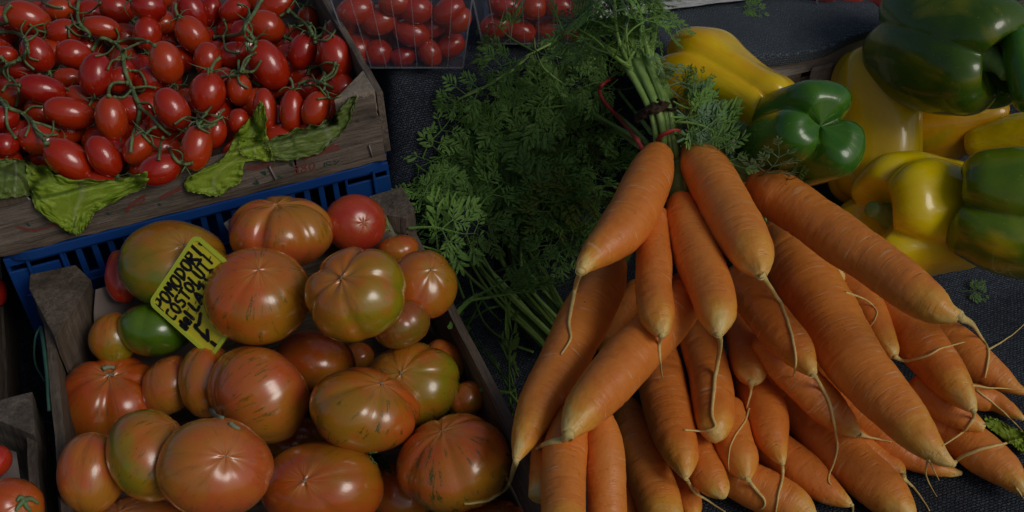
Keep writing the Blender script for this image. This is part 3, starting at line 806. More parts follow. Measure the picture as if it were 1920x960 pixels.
solid_spheres([at_t(400, 545, TOBJ[10][3]-103*TOBJ[10][3]/F*.97)], [.004])
tomato(30, TOMS[-1]); BOX[0] = None
# ragged cracks on two stem ends + dry stubs
def stub(parent, px, py, pts, r=.0016):
    refresh(); P = drape(catmull(pts, 4), r, 1); q = MB(); q.tube(P, [r*(1-.5*i/len(P)) for i in range(len(P))], 6)
    o = q.build('dry_stem', M['calyx_dry'], local=Matrix.Translation(P[0])); wparent(o, parent)
stub(TOBJ[16][0], 203, 690, [(193, 692), (203, 688), (214, 689)], .0022)
stub(TOBJ[25][0], 400, 780, [(396, 768), (404, 780), (420, 784)], .0022)
stub(TOBJ[25][0], 440, 800, [(432, 794), (440, 800), (450, 804)], .0018)

# ================================================================== PLUM TOMATOES IN THE UPPER CRATE
CH = 'plum tomatoes heaped in the upper crate'
UPL = []
def ellip(n=20, m=14, pw=1.0, seed=0):
    v = []; lp = []
    for i in range(m+1):
        th = pi*i/m
        for k in range(n):
            ph = 2*pi*k/n; u = Vector((sin(th)*cos(ph), sin(th)*sin(ph), cos(th)))
            r = 1+.035*noise.noise(u*1.3+Vector((seed*5, 0, 0)))
            v.append(Vector((u.x*r, u.y*r, u.z*r-.05*exp(-(th/.3)**2)))); lp.append(tuple(u+Vector((seed*3, seed, 0))))
    f = [(i*n+k, (i+1)*n+k, (i+1)*n+(k+1) % n, i*n+(k+1) % n) for i in range(m) for k in range(n)]
    return v, f, lp
VAR = []
for s_ in range(7):
    v, f, lp = ellip(28, 20, seed=s_*.7); me_mb = MB(); me_mb.add(v, f, lp=lp); VAR.append(me_mb)
VMESH = {}
def cherry_mesh(s_):
    if s_ not in VMESH:
        o = VAR[s_].build('plum_tomato', M['cherry']); VMESH[s_] = o.data; bpy.data.objects.remove(o)
    return VMESH[s_]
CAL = MB(); 
def calyx_mesh():
    """star of five narrow curled sepals with a short bent stalk, stem end at +Z pole of a unit fruit"""
    q = MB(); r = random.Random(3)
    for j in range(5):
        a = j*2*pi/5+r.uniform(-.25, .25); L_ = r.uniform(.75, 1.05); prev = None; v_ = []
        for i in range(8):
            t = i/7; rad = .06+L_*t*.85; z = .16+.10*sin(t*pi)-.30*t*t+(.55*t**3 if j % 2 else .12*t)
            w_ = .085*(1-t)**.7*(.55+t*.9)+.006
            d = Vector((cos(a+.25*t), sin(a+.25*t), 0)); p = Vector((-d.y, d.x, 0))
            v_ += [d*rad+p*w_+Vector((0, 0, z)), d*rad-p*w_+Vector((0, 0, z)), d*rad+Vector((0, 0, z+.055*(1-t)))]
        f_ = []
        for i in range(7):
            b_ = i*3; f_ += [(b_, b_+3, b_+5, b_+2), (b_+2, b_+5, b_+4, b_+1), (b_+1, b_+4, b_+3, b_)]
        q.add(v_, f_)
    q.tube([(0, 0, .05), (.02, 0, .3), (.10, .04, .55), (.26, .08, .72)], [.13, .065, .06, .07], 6)
    return q
cq = calyx_mesh(); _o = cq.build('calyx', M['vine']); CALM = _o.data; bpy.data.objects.remove(_o)
def cherry(px, py, a_, b_, ang, label, cal=None, fz=.170, layer_tol=.86, group=CH, tilt=0, zfix=None, t_fix=None, seed=None, name='plum_tomato'):
    s_ = (int(px*7+py*3) if seed is None else seed); rnd = random.Random(s_)
    A = radians(ang); Bm = basis(px, py); a_, b_ = a_*1.05, b_*.955
    d = Bm @ Vector((cos(A)*cos(tilt), sin(A)*cos(tilt), sin(tilt)))
    def fn(z):
        t = t_z(px, py, z); c = at_z(px, py, z); q = (a_-b_)*t/F
        return [c, c+d*q, c-d*q], [b_*.96*t/F, b_*.85*t/F, b_*.85*t/F]
    if t_fix is None:
        z = drop(fn, tol=layer_tol, fl=False, fz=fz, z=.30); c = at_z(px, py, z); t = t_z(px, py, z)
        P, R = fn(z); solid_spheres(P, R)
    else:
        t = t_fix; c = at_t(px, py, t)
    o = bpy.data.objects.new(name, cherry_mesh(rnd.randrange(7))); C.objects.link(o)
    z_ = d; x = Bm @ Vector((-sin(A), cos(A), 0)); y = z_.cross(x)
    if cal == -1: z_ = -z_; y = -y
    R3 = Matrix((x, y, z_)).transposed()
    S = Matrix.Diagonal((b_*t/F, b_*t/F, a_*t/F)).to_4x4()
    o.matrix_world = Matrix.Translation(c) @ R3.to_4x4() @ Matrix.Rotation(0, 4, 'Z') @ S
    tag(o, label, 'tomato', group)
    if cal:
        k = bpy.data.objects.new('calyx', CALM); C.objects.link(k); k.parent = o
        k.matrix_parent_inverse = Matrix.Identity(4)
        s2 = rnd.uniform(1.35, 1.8)
        k.matrix_basis = Matrix.Translation((0, 0, .80)) @ Matrix.Rotation(rnd.uniform(0, 6.28), 4, 'Z') @ Matrix.Diagonal((s2, s2, s2*b_/a_, 1))
    return o
# hidden layer filling the crate
rb = random.Random(11); FILL = []
for i in range(9):
    for j in range(11):
        a = -.115+i*.0365+rb.uniform(-.005, .005)+(j % 2)*.012; b = .812+j*.036+rb.uniform(-.005, .005)
        if a > .178: continue
        p = AB(a, b, .170+TILT*(a+.13)+rb.uniform(-.003, .004)); v = p-CP; t = v.dot(FW); px = 960+v.dot(RT)/t*F; py = 480-v.dot(UP)/t*F
        if px < -50 or py < -60: continue
        Rw = .0148
        o = bpy.data.objects.new('plum_tomato', cherry_mesh(rb.randrange(7))); C.objects.link(o)
        ang = rb.uniform(0, pi); dd = Vector((cos(ang), sin(ang), rb.uniform(-.3, .3))).normalized(); x = dd.orthogonal().normalized(); y = dd.cross(x)
        o.matrix_world = Matrix.Translation(p) @ Matrix((x, y, dd)).transposed().to_4x4() @ Matrix.Diagonal((Rw, Rw, Rw*1.22)).to_4x4()
        FILL.append((o, p, Rw))
        solid_spheres([p], [Rw])
# (cx, cy, long, short, angle up from horizontal, calyx end, label)
PT = [
 (110,18,26,22,0,None,'dark red plum tomato in shadow at the top edge near the upper left'),
 (440,18,30,24,30,None,'shadowed red plum tomato at the top edge right of centre of the heap'),
 (245,205,32,28,0,None,'dim red tomato sunk below the middle of the heap'),
 (232,140,30,22,80,1,'dim red tomato behind the upright one in the middle'),
 (282,150,32,28,20,None,'dark red tomato deep under the central vine'),
 (310,235,30,28,20,None,'dim red tomato deep between the two long vine arms'),
 (127,146,26,20,0,None,'small red tomato sliver above the long left one'),
 (156,184,32,22,-30,1,'dim red tomato between the two lying left ones'),
 (36,128,32,20,-10,None,'red tomato sliver on the left under the vine'),
 (30,175,32,26,30,1,'red tomato low at the left edge below the sliver'),
 (225,150,26,22,60,None,'small dim tomato right of the upright middle one'),
 (447,228,24,22,90,None,'tiny brownish tomato in the dark gap left of the tall lettuce leaf'),
 (420,152,26,24,60,None,'dim red tomato behind the small orange one'),
 (395,22,28,24,80,None,'orange red tomato at the top edge right of the upright pair'),
 (515,10,38,28,20,1,'orange red tomato at the top edge by the vine fork'),
 (450,62,24,22,60,1,'small dim tomato left of the vine fork'),
 (577,38,26,22,90,1,'red tomato beside the right crate board near the top'),
 (305,42,22,30,90,None,'dark tomato sliver between two upper centre ones'),
 (640,168,30,30,40,None,'dark red tomato in the right corner of the crate above the lettuce'),
 (575,165,22,20,60,None,'small dark tomato behind the bottom row right end'),
 (75,263,38,31,-10,1,'red tomato with splayed calyx near the lower left lettuce'),
 (10,272,22,26,80,None,'red tomato cut by the left edge above the lettuce'),
 (6,222,24,30,90,None,'red tomato cut by the left edge halfway down the heap'),
 (10,103,22,18,0,None,'red tomato cut by the left edge near the top'),
 (402,250,30,24,75,1,'orange brown tomato tucked behind the lower right one'),
 (258,280,31,27,60,1,'small red tomato with star calyx in the lower middle'),
 (300,318,40,31,20,1,'orange red tomato at the bottom resting on the crate front board'),
 (567,96,33,28,70,1,'red tomato left of the big oval at the right board'),
 (70,102,35,30,-60,1,'red tomato below the large upper left one'),
 (122,60,32,26,0,-1,'red tomato second from the left in the upper row'),
 (52,34,42,32,-25,1,'large red tomato in the upper left corner'),
 (192,52,34,23,-14,-1,'flat lying red tomato third in the upper row'),
 (219,16,33,30,-40,1,'round red tomato at the top edge left of centre'),
 (278,12,32,29,-20,-1,'round shiny tomato at the top edge in the centre'),
 (361,20,36,27,-65,1,'orange red tomato at the top edge with long calyx tips'),
 (277,64,31,28,90,-1,'orange red tomato just below the top centre one'),
 (437,103,30,26,20,1,'dim red tomato beside the upright fourth row one'),
 (500,50,35,31,-30,1,'round red tomato above the longest oval one'),
 (361,66,38,30,-55,-1,'orange red tomato with calyx left of the upright one'),
 (139,102,32,29,-20,1,'dull red round tomato left of the upright middle one'),
 (80,168,43,29,-14,1,'long red tomato lying flat on the left'),
 (180,141,40,33,80,-1,'upright orange red tomato in the middle left of the heap'),
 (209,223,42,31,-85,1,'upright red tomato under the central vine node'),
 (130,212,45,31,-14,1,'shiny red tomato lying flat under the long left one'),
 (312,118,39,33,-75,1,'red tomato in the centre with calyx above'),
 (390,112,32,28,90,-1,'upright red tomato with pointed tip right of centre'),
 (449,168,30,25,90,1,'small upright orange tomato'),
 (323,205,41,32,-60,1,'orange red oval tomato with strong highlight right of the vine'),
 (389,176,40,36,80,1,'broad round red tomato left of the small orange one'),
 (368,277,42,31,80,1,'upright red tomato at the lower right beside the lettuce'),
 (195,294,41,30,-58,1,'dark red tomato beside the big orange one at the bottom'),
 (130,301,50,36,-40,None,'largest orange tinted tomato lying on the left lettuce leaf'),
 (497,207,40,24,-85,1,'narrow red tomato first in the bottom row behind the lettuce'),
 (547,208,39,24,85,1,'narrow upright red tomato second in the bottom row'),
 (592,204,34,27,65,1,'bright red tomato third in the bottom row above the lettuce'),
 (504,122,48,36,-62,-1,'longest oval red tomato right of centre'),
 (630,108,42,32,-70,1,'glossy red oval tomato at the right board'),
]
for k, (px, py, a_, b_, ang, cal, lab) in enumerate(PT):
    cherry(px, py, a_, b_, ang, lab, cal, tilt=0 if k > 25 else .2)

# ================================================================== PEPPERS
def pepper(label, px, py, ax, length, radius, prof, n, groove, phase, mat, stem=True, fz=-1, tol=.8, bend=(0, 0), end_lobe=.10, seed=0, group='bell peppers in the right-hand heap', pit=.14, side=1.0, lift=0, irr=.16):
    """ax: stem-to-blossom direction in picture axes (right, up, towards camera); length/radius in px; prof: radius factors along the axis"""
    Bm = basis(px, py); ax = Vector(ax).normalized()
    def fn(z):
        t = t_z(px, py, z); c = at_z(px, py, z); P = []; R = []
        for k in range(5):
            s = (k-2)/2*.5*max(0, length-radius*1.2); pr = prof[min(len(prof)-1, int(k/4*(len(prof)-1)+.5))]
            P.append(c+Bm @ (ax*s)*t/F); R.append(radius*min(pr, 1)*.86*t/F)
        return P, R
    z = drop(fn, tol=tol, fz=fz, z=.36, lift=lift); t = t_z(px, py, z); c = at_z(px, py, z); P, R = fn(z); solid_spheres(P, R)
    u = t/F; xa = Vector(phase); xa = (xa-ax*xa.dot(ax)).normalized(); Fm = Matrix((xa, ax.cross(xa), ax)).transposed()
    S = 96; rings = []
    pf = catmull([(p,) for p in prof], 8); m = len(pf)
    def rad(s): x = s*(m-1); i = min(m-2, int(x)); return lerp(pf[i][0], pf[i+1][0], x-i)
    # parametric s: pit -> shoulder -> body -> tip -> tip pit
    prm = []
    for k in range(9): q = k/8; prm.append((pit*(1-q)**1.2, .06+.50*q, 0))
    for k in range(1, 14): q = k/13*pi/2; prm.append((0-.02+.16*(1-cos(q))-.0, .56+.44*sin(q), 0))
    for k in range(1, 30): q = k/30; prm.append((.14+.70*q, 1, 0))
    for k in range(0, 14): q = k/13*pi/2; prm.append((.84+.16*sin(q), .50+.50*cos(q), 1))
    for k in range(1, 9): q = k/8; prm.append((1-.07*q, .50*(1-q)+.01, 1))
    v = []; lp = []
    for (s, rr, tip) in prm:
        sc = max(0, min(1, s))
        for k in range(S):
            ph = 2*pi*k/S; wv = ph*n/2+.45*sin(ph/2)**2*noise.noise(Vector((cos(ph), sin(ph), seed*3.3)))
            fold = 1-abs(sin(wv)); g_ = fold**2.2
            var = 1+irr*noise.noise(Vector((cos(ph)*.9, sin(ph)*.9, seed*2.1+s*.8)))
            gk = groove*(1.0-.45*sin(pi*sc))
            r = radius*rad(sc)*rr*(1-gk*g_*min(1, rr*1.4))*var
            lobe_ext = (1-g_)*end_lobe*(1 if (tip or s < .1) else 0)
            ss = s
            wgt = (sm(.70, 1.0, s)+0)*(.35+.65*rr); wg2 = (1-sm(0, .25, s))*(.35+.65*rr)
            off = (wgt*(1-g_)-wgt*.5)*end_lobe*length-(wg2*(1-g_)-wg2*.5)*end_lobe*.8*length
            zz = (ss-.5)*length+off
            bx = bend[0]*((sc-.5)**2)*length; by = bend[1]*((sc-.5)**2)*length
            p = Vector((cos(ph)*r*side, sin(ph)*r, zz)); p = Fm @ p+Vector((bx, by, 0))
            v.append(p*u); lp.append((cos(ph), sin(ph), s*2-1))
    N = len(prm)
    f = [(i*S+k, i*S+(k+1) % S, (i+1)*S+(k+1) % S, (i+1)*S+k) for i in range(N-1) for k in range(S)]
    f.append(tuple(range(S))[::-1]); f.append(tuple((N-1)*S+k for k in range(S)))
    q = MB(); q.add(v, f, lp=lp)
    o = q.build('bell_pepper', mat, matrix=Matrix.Translation(c) @ Bm.to_4x4()); tag(o, label, 'pepper', group)
    if stem:
        base = Fm @ Vector((0, 0, (-.5+pit)*length)) + Vector((bend[0]*.25*length, bend[1]*.25*length, 0)); d = Fm @ Vector((0, 0, -1)); side_ = Fm @ Vector((1, .3, 0))
        q = MB(); P_ = []; R_ = []
        for k in range(10):
            t_ = k/9; P_.append((base+d*(t_*length*.30-4)+side_*(t_**2*length*.07))*u); R_.append(radius*u*(.30*(1-t_)**3+.115+.03*t_**3))
        q.tube(P_, R_, 10); q.build('stem', M['stalk'], o, sub=1)
    return o
Y1 = mat_pepper('yellow_pepper_skin', (.88, .61, .001), (.85, .46, .001), 1)
Y2 = mat_pepper('deep_yellow_pepper_skin', (.70, .45, .002), (.62, .45, .003), 2)
Y3 = mat_pepper('orange_yellow_pepper_skin', (.60, .33, .004), (.52, .24, .004), 3, c3=(.44, .32, .006))
Y4 = mat_pepper('lemon_pepper_skin', (.80, .61, .002), (.72, .48, .002), 5)
G1 = mat_pepper('green_pepper_skin', (.040, .150, .010), (.065, .19, .012), 4)
G2 = mat_pepper('dark_green_pepper_skin', (.045, .105, .006), (.065, .13, .006), 6, c3=(.15, .18, .006))
G3 = mat_pepper('green_yellow_pepper_skin', (.09, .18, .008), (.15, .23, .008), 8, c3=(.52, .46, .006), split=1.0)
BOX[0] = (99, .748)
pepper('dull yellow pepper with reddish tip lying under the big dark green one', 1785, 235, (.93, .25, .1), 190, 70, (.9, 1.0, .95, .72, .5), 3, .12, (0, 1, .2), Y3, False, seed=2)
pepper('small yellow pepper wedged between the reddish tipped one and the striped one', 1900, 258, (.9, .2, .2), 150, 46, (.9, 1, .9), 3, .2, (0, 1, .3), Y4, False, seed=7)
pepper('tall smooth yellow pepper standing between the green one and the dark heap', 1640, 240, (.04, -1, .12), 275, 92, (.80, .97, 1.0, 1.0, .92), 3, .07, (-.9, 0, .5), Y2, False, seed=3, end_lobe=.05)
pepper('bright yellow saddle shaped pepper next to the tied carrot stalks', 1354, 164, (.78, -.34, .42), 240, 90, (.96, 1.08, .92, .84, .92), 3, .24, (.0, .50, .85), Y1, False, seed=4, bend=(0, -.22), end_lobe=.13, irr=.3)
pepper('glossy green pepper with three lobes facing up beside the carrot bunch', 1484, 266, (.42, .24, .72), 225, 96, (.80, .98, 1.0, .96), 3, .36, (.75, .35, .3), G1, False, seed=15, end_lobe=.19, irr=.34)
pepper('yellow pepper lying with its green stem toward the carrots', 1728, 406, (.68, -.02, -.68), 240, 120, (.92, 1.04, 1.0, .92), 4, .22, (.2, 1, .5), Y4, True, seed=6, end_lobe=.15, pit=.22, irr=.26)
pepper('large dark green pepper on top at the upper right', 1782, 88, (-.66, .20, -.60), 250, 122, (.86, 1.0, 1.06, .98), 3, .16, (.2, -1, -.1), G2, True, seed=8, end_lobe=.12, pit=.2)
pepper('small green pepper cut by the right edge beside the large dark one', 1936, 130, (.2, -.9, .3), 150, 50, (.9, 1, .85), 3, .2, (0, 0, 1), G1, False, seed=9)
pepper('green pepper turning yellow at the right edge with a deep fold', 1908, 396, (.93, -.20, -.25), 215, 122, (.80, 1.0, 1.05, 1.0), 3, .42, (0, -.12, 1), G3, False, seed=10, end_lobe=.12, pit=.10)
BOX[0] = None
# ================================================================== CARROTS
CG = 'carrots in the big orange heap'
CAR = {
# bottom layer first; points (px, py, radius px) from crown to tip ; hair = list of image polylines
'AD0': ([(1030,760,22),(1022,850,27),(1015,930,24)], [], 'thin carrot sliver wedged between crate board and the first bottom carrot'),
'AG': ([(1158,850,18),(1172,900,22),(1182,1000,22)], [], 'narrow shaded carrot deep between the second and third bottom carrots'),
'AB': ([(1255,860,22),(1278,905,24),(1293,945,24),(1297,975,12)], [], 'short carrot end at the bottom edge under the one with a curling root'),
'AC': ([(1335,865,36),(1396,902,41),(1441,925,42),(1490,950,36),(1520,975,18)], [], 'thick carrot lying slanted along the bottom edge in the middle'),
'N': ([(1690,745,32),(1737,782,34),(1790,812,37),(1839,848,41),(1884,882,33),(1912,912,17),(1928,930,6)], [[(1905,915),(1920,935)]], 'reddish stout carrot pointing at the lower right corner'),
'M': ([(1800,738,24),(1835,746,25),(1865,752,20),(1895,770,14),(1920,786,4)], [[(1828,730),(1870,762),(1905,795),(1925,820)]], 'small pale carrot tip poking out at the right edge'),
'L': ([(1690,590,30),(1727,616,34),(1782,643,40),(1831,684,38),(1876,712,25),(1908,730,11),(1932,738,4)], [[(1824,723),(1870,728),(1920,731)]], 'wrinkled carrot reaching the right edge below the long top one'),
'K2': ([(1725,730,32),(1775,765,30),(1815,788,22),(1846,803,8)], [], 'reddish carrot tip between the creased one and the lower right one'),
'R': ([(1560,745,36),(1625,800,37),(1677,842,29),(1737,872,18),(1780,884,11),(1803,887,4)], [[(1739,862),(1736,888),(1745,912),(1757,931)], [(1741,862),(1750,880),(1761,901)]], 'slim carrot under the largest one, tip with two hanging rootlets'),
'T': ([(1600,828,28),(1651,868,24),(1680,882,20),(1692,894,8)], [[(1692,896),(1706,908),(1722,926),(1743,958)]], 'small knobby carrot end with curled root beside the lettuce cloth corner'),
'U': ([(1420,820,36),(1464,853,39),(1509,887,38),(1550,919,27),(1584,940,13),(1597,947,4)], [[(1596,945),(1599,955),(1598,966)]], 'pointed carrot near the bottom edge under two hanging roots'),
'S': ([(1450,725,38),(1497,766,42),(1550,826,46),(1602,872,46),(1659,924,43),(1692,960,28),(1703,985,8)], [], 'big diagonal carrot running to the bottom edge, smooth and reddish'),
'AD': ([(1080,785,36),(1062,835,42),(1056,890,43),(1058,1010,42)], [], 'upright carrot with white scratches nearest the crate board at the bottom'),
'AE': ([(1126,790,27),(1133,830,35),(1137,895,37),(1138,1015,37)], [], 'upright carrot second from the crate board at the bottom'),
'AF': ([(1176,765,24),(1189,812,38),(1210,874,42),(1231,928,43),(1246,990,40)], [], 'upright carrot third from the crate board at the bottom'),
'AA': ([(1288,790,28),(1308,842,30),(1327,888,34),(1347,916,24),(1357,932,7)], [], 'short stubby carrot end near the bottom centre'),
'Z': ([(1362,770,34),(1374,826,38),(1389,863,35),(1398,888,17),(1401,898,7)], [[(1401,896),(1417,918),(1432,934),(1434,946),(1427,955)]], 'carrot with a root bent into a hook near the bottom centre'),
'V': ([(1395,675,33),(1415,732,36),(1434,770,41),(1446,818,34),(1461,855,15),(1467,868,6)], [[(1466,866),(1468,890),(1460,926),(1454,965)]], 'plump vertical carrot whose root hangs straight to the bottom edge'),
'X': ([(1300,600,35),(1314,645,38),(1331,706,40),(1339,760,40),(1340,800,32),(1338,822,13)], [], 'blunt carrot crossed by the long white root of the central one'),
'Y': ([(1225,640,38),(1235,682,42),(1247,748,45),(1264,812,42),(1279,856,32),(1284,884,15),(1286,896,6)], [[(1285,893),(1302,922),(1331,941),(1360,960)]], 'large shaded carrot below the diagonal one, root curling to the bottom edge'),
'G': ([(1195,545,24),(1160,600,24),(1138,650,16),(1128,675,6)], [], 'dark narrow carrot hidden between the two long left ones'),
'W': ([(1385,585,35),(1402,645,38),(1406,678,37),(1409,704,26),(1409,716,9)], [[(1409,716),(1407,735),(1400,767)], [(1405,765),(1396,791),(1374,825),(1366,855),(1368,889)]], 'blunt carrot with a broken zigzag root right of centre'),
'Q': ([(1500,630,30),(1535,680,30),(1562,708,24),(1584,734,8)], [], 'small carrot tip trapped beneath the largest carrot'),
'P': ([(1440,640,32),(1470,682,35),(1505,718,36),(1550,763,35),(1584,793,24),(1608,813,9)], [[(1606,812),(1636,821),(1672,828)]], 'carrot with yellow collar and sideways root under the largest one'),
'O': ([(1385,525,34),(1425,575,38),(1464,624,39),(1492,655,34),(1512,683,21),(1524,700,9)], [[(1522,698),(1539,724),(1557,761),(1567,814),(1569,847),(1554,896),(1558,909)]], 'carrot with a very long root hanging down its front, left of the largest one'),
'K': ([(1590,500,32),(1644,553,37),(1694,607,40),(1735,655,45),(1782,713,37),(1812,752,20),(1825,768,8)], [[(1825,768),(1824,785),(1812,804),(1794,818),(1768,836)]], 'creased carrot with hooked root right of the largest one'),
'J': ([(1545,480,30),(1590,528,35),(1627,582,34),(1650,625,28),(1670,657,17),(1678,668,7)], [[(1678,669),(1698,677),(1737,667),(1764,654),(1809,641)]], 'short carrot with root pointing right, beside the largest one'),
'H2': ([(1400,345,24),(1450,410,30),(1510,470,32),(1560,530,28)], [[(1585,548),(1625,563),(1644,583),(1640,600),(1632,612)]], 'shaded carrot edge directly beneath the long upper right one'),
'F': ([(1290,548,42),(1250,598,47),(1206,645,49),(1170,682,50),(1131,727,48),(1095,770,40),(1074,800,24),(1066,815,14)], [[(1064,816),(1056,824),(1032,829),(1012,838),(1005,843)]], 'fat diagonal carrot with a thick bent root, crossing under the central ones'),
'E': ([(1143,500,34),(1128,540,44),(1106,580,48),(1080,628,48),(1054,682,45),(1026,730,43),(1003,775,37),(984,818,26),(972,850,13),(968,862,7)], [[(968,860),(960,890),(948,915),(920,935),(897,942),(870,945)]], 'long left carrot whose root reaches over the tomato crate board'),
'I': ([(1462,445,42),(1482,475,56),(1515,530,60),(1550,590,60),(1583,648,58),(1612,690,56),(1645,728,53),(1689,778,46),(1728,822,35),(1762,855,19),(1786,870,7)], [[(1786,870),(1805,855),(1839,842),(1884,832),(1925,818)]], 'largest carrot in the middle of the right side with a white root at its tip'),
'D': ([(1229,408,26),(1224,440,32),(1226,490,34),(1226,548,35),(1232,592,34),(1239,617,20),(1241,628,8)], [[(1241,626),(1236,650),(1238,680),(1242,710)]], 'narrow upright carrot left of the central one'),
'C': ([(1277,384,28),(1283,415,37),(1296,450,42),(1309,484,44),(1334,546,43),(1344,588,37),(1346,612,22),(1347,626,10)], [[(1347,622),(1350,650),(1342,700),(1337,745),(1335,777),(1341,800),(1320,808),(1283,806)]], 'central carrot with the longest white root running down and bending left'),
'A': ([(1232,296,32),(1222,322,42),(1204,365,47),(1184,405,48),(1158,440,44),(1125,470,33),(1100,492,20),(1089,508,11)], [[(1090,505),(1081,530),(1075,560),(1067,600),(1070,635),(1052,664)]], 'upper left carrot of the tied bunch with a long thin root'),
'B': ([(1303,285,28),(1318,310,42),(1340,345,47),(1365,395,49),(1392,442,48),(1413,480,40),(1424,503,22),(1427,516,11)], [[(1426,512),(1445,540),(1465,572),(1482,620),(1492,675),(1487,706)]], 'topmost centre carrot of the tied bunch pointing down with curved root'),
'H': ([(1428,345,34),(1452,362,46),(1484,383,47),(1548,428,48),(1595,462,48),(1640,492,46),(1707,542,44),(1750,573,36),(1777,587,22),(1795,591,13)], [[(1794,590),(1819,602),(1842,636),(1853,660),(1850,690),(1846,708)], [(1853,655),(1880,640),(1905,622),(1925,604)], [(1800,594),(1825,612),(1845,640)]], 'long upper right carrot ending in a forked root over the cloth'),
}
CINFO = {}
ZMIN = {'B': .212, 'H': .170, 'I': .118}
def carrot(key, pts, hairs, label):
    sp = catmull(pts, 6); n = len(sp)
    ln = [0]
    for i in range(1, n): ln.append(ln[-1]+sqrt((sp[i][0]-sp[i-1][0])**2+(sp[i][1]-sp[i-1][1])**2))
    S = [l/ln[-1] for l in ln]
    def fn2(z0, z1):
        P = []; R = []
        for (x, y, r), s in list(zip(sp, S))[::2]:
            z = lerp(z0, z1, s); t = t_z(x, y, z); P.append(at_t(x, y, t)); R.append(max(r*.95, 4)*t/F)
        return P, R
    tol = .84
    z = drop(lambda z: fn2(z, z), tol=tol, z=.34)
    z = max(z, ZMIN.get(key, 0)); z0 = z1 = z; lim = ln[-1]*t_z(*sp[0][:2], z)/F*.42
    for _ in range(0 if key in ('B', 'H') else 60):
        moved = False
        if not bad(*fn2(z0, z1-.002), tol, True, -1) and z0-z1 < lim: z1 -= .002; moved = True
        if not bad(*fn2(z0-.002, z1), tol, True, -1) and z1-z0 < lim*.4: z0 -= .002; moved = True
        if not moved: break
    P, R = fn2(z0, z1); solid_spheres(P, R)
    # mesh
    fine = catmull(pts, 14); m = len(fine); W3 = []; RR = []
    L2 = [0]
    for i in range(1, m): L2.append(L2[-1]+sqrt((fine[i][0]-fine[i-1][0])**2+(fine[i][1]-fine[i-1][1])**2))
    for (x, y, r), l in zip(fine, L2):
        z = lerp(z0, z1, l/L2[-1]); t = t_z(x, y, z); W3.append(at_t(x, y, t)); RR.append(r*t/F)
    # crown dome before the first ring
    T0 = (W3[0]-W3[1]).normalized(); dome = []
    for k in range(7):
        a = pi/2*(1-k/7); dome.append((W3[0]+T0*RR[0]*.75*sin(a), RR[0]*max(.12, cos(a))))
    W3 = [p for p, r in dome]+W3; RR = [r for p, r in dome]+RR
    seed = hash_(key); seg = 30; v = []; cp = []; sv_ = []; N = None; Ltot = 0; tot = sum((W3[i]-W3[i-1]).length for i in range(1, len(W3)))
    # resample finely along the length so the creases are modelled
    cum = [0]
    for i in range(1, len(W3)): cum.append(cum[-1]+(W3[i]-W3[i-1]).length)
    nr = max(40, int(tot/.0013)); ks = 0
    PP = []; PR = []
    for j in range(nr+1):
        l = tot*j/nr
        while ks < len(cum)-2 and cum[ks+1] < l: ks += 1
        q = (l-cum[ks])/max(1e-9, cum[ks+1]-cum[ks]); PP.append(W3[ks].lerp(W3[ks+1], q)); PR.append(lerp(RR[ks], RR[ks+1], q))
    for j in range(nr+1):
        T = (PP[min(j+2, nr)]-PP[max(j-2, 0)]).normalized()
        if N is None: N = T.orthogonal().normalized()
        N = (N-T*N.dot(T)).normalized(); B = T.cross(N); l = tot*j/nr; r0 = PR[j]
        for k in range(seg):
            a = 2*pi*k/seg; dx, dy = cos(a), sin(a)
            w1 = noise.noise(Vector((dx*.8, dy*.8, l*38+seed)))
            w2 = noise.noise(Vector((dx*1.7+3, dy*1.7, l*240+seed*2)))
            cr = 1.5*max(0, w2-.12)*min(1, r0/.008)*max(0, .45+1.6*noise.noise(Vector((dx*1.2, dy*1.2, l*45+seed*3))))
            r = r0*(1+.045*w1)-cr*.0009+.0003*noise.noise(Vector((dx*3, dy*3, l*150+seed)))*min(1, r0/.006)
            v.append(PP[j]+(N*dx+B*dy)*r); cp.append((dx*.017+seed*.1, dy*.017, l)); sv_.append(l/tot)
    f = [(j*seg+k, j*seg+(k+1) % seg, (j+1)*seg+(k+1) % seg, (j+1)*seg+k) for j in range(nr) for k in range(seg)]
    f.append(tuple(range(seg))[::-1]); f.append(tuple(nr*seg+k for k in range(seg)))
    q = MB(); q.add(v, f, **{"cp": cp, "s": sv_})
    org = PP[nr//2]
    o = q.build('carrot', M['carrot'], local=Matrix.Translation(org)); tag(o, label, 'carrot', CG)
    CINFO[key] = (o, W3, RR, z0, z1)
    return o
def hash_(s): return sum(ord(c)*(i+3) for i, c in enumerate(s)) % 97
for k, (pts, hairs, label) in CAR.items(): carrot(k, pts, hairs, label)
refresh()
for key, (pts, hairs, label) in CAR.items():
    o = CINFO[key][0]
    for h in hairs:
        fine = catmull(h, 7); r0 = .0018 if key not in 'CBAEIFH' else .0023
        if key == 'F': r0 = .0034
        if h[0][0] == pts[-1][0] or abs(h[0][0]-pts[-1][0])+abs(h[0][1]-pts[-1][1]) < 14: big = True
        else: big = False; r0 = .0010
        fine = [(x+1.2*noise.noise(Vector((x*.05, y*.05, 1))), y+1.2*noise.noise(Vector((x*.05, y*.05, 5)))) for x, y in fine]
        P = drape(fine, r0*.5, 2)
        if big:
            tip = CINFO[key][1][-1]; P = [tip.lerp(P[0], .0)]+[tip.lerp(P[i], min(1, (i+1)/4)) for i in range(len(P))]
            rt = CINFO[key][2][-1]
        n = len(P); R = [r0*(1-.72*(i/(n-1))**.8) for i in range(n)]
        if big: R = [max(R[i], rt*(1-i/9)) for i in range(n)]
        q = MB(); q.tube(P, R, 8); hh = q.build('root_hair', M['hair'], local=Matrix.Translation(P[0])); wparent(hh, o)

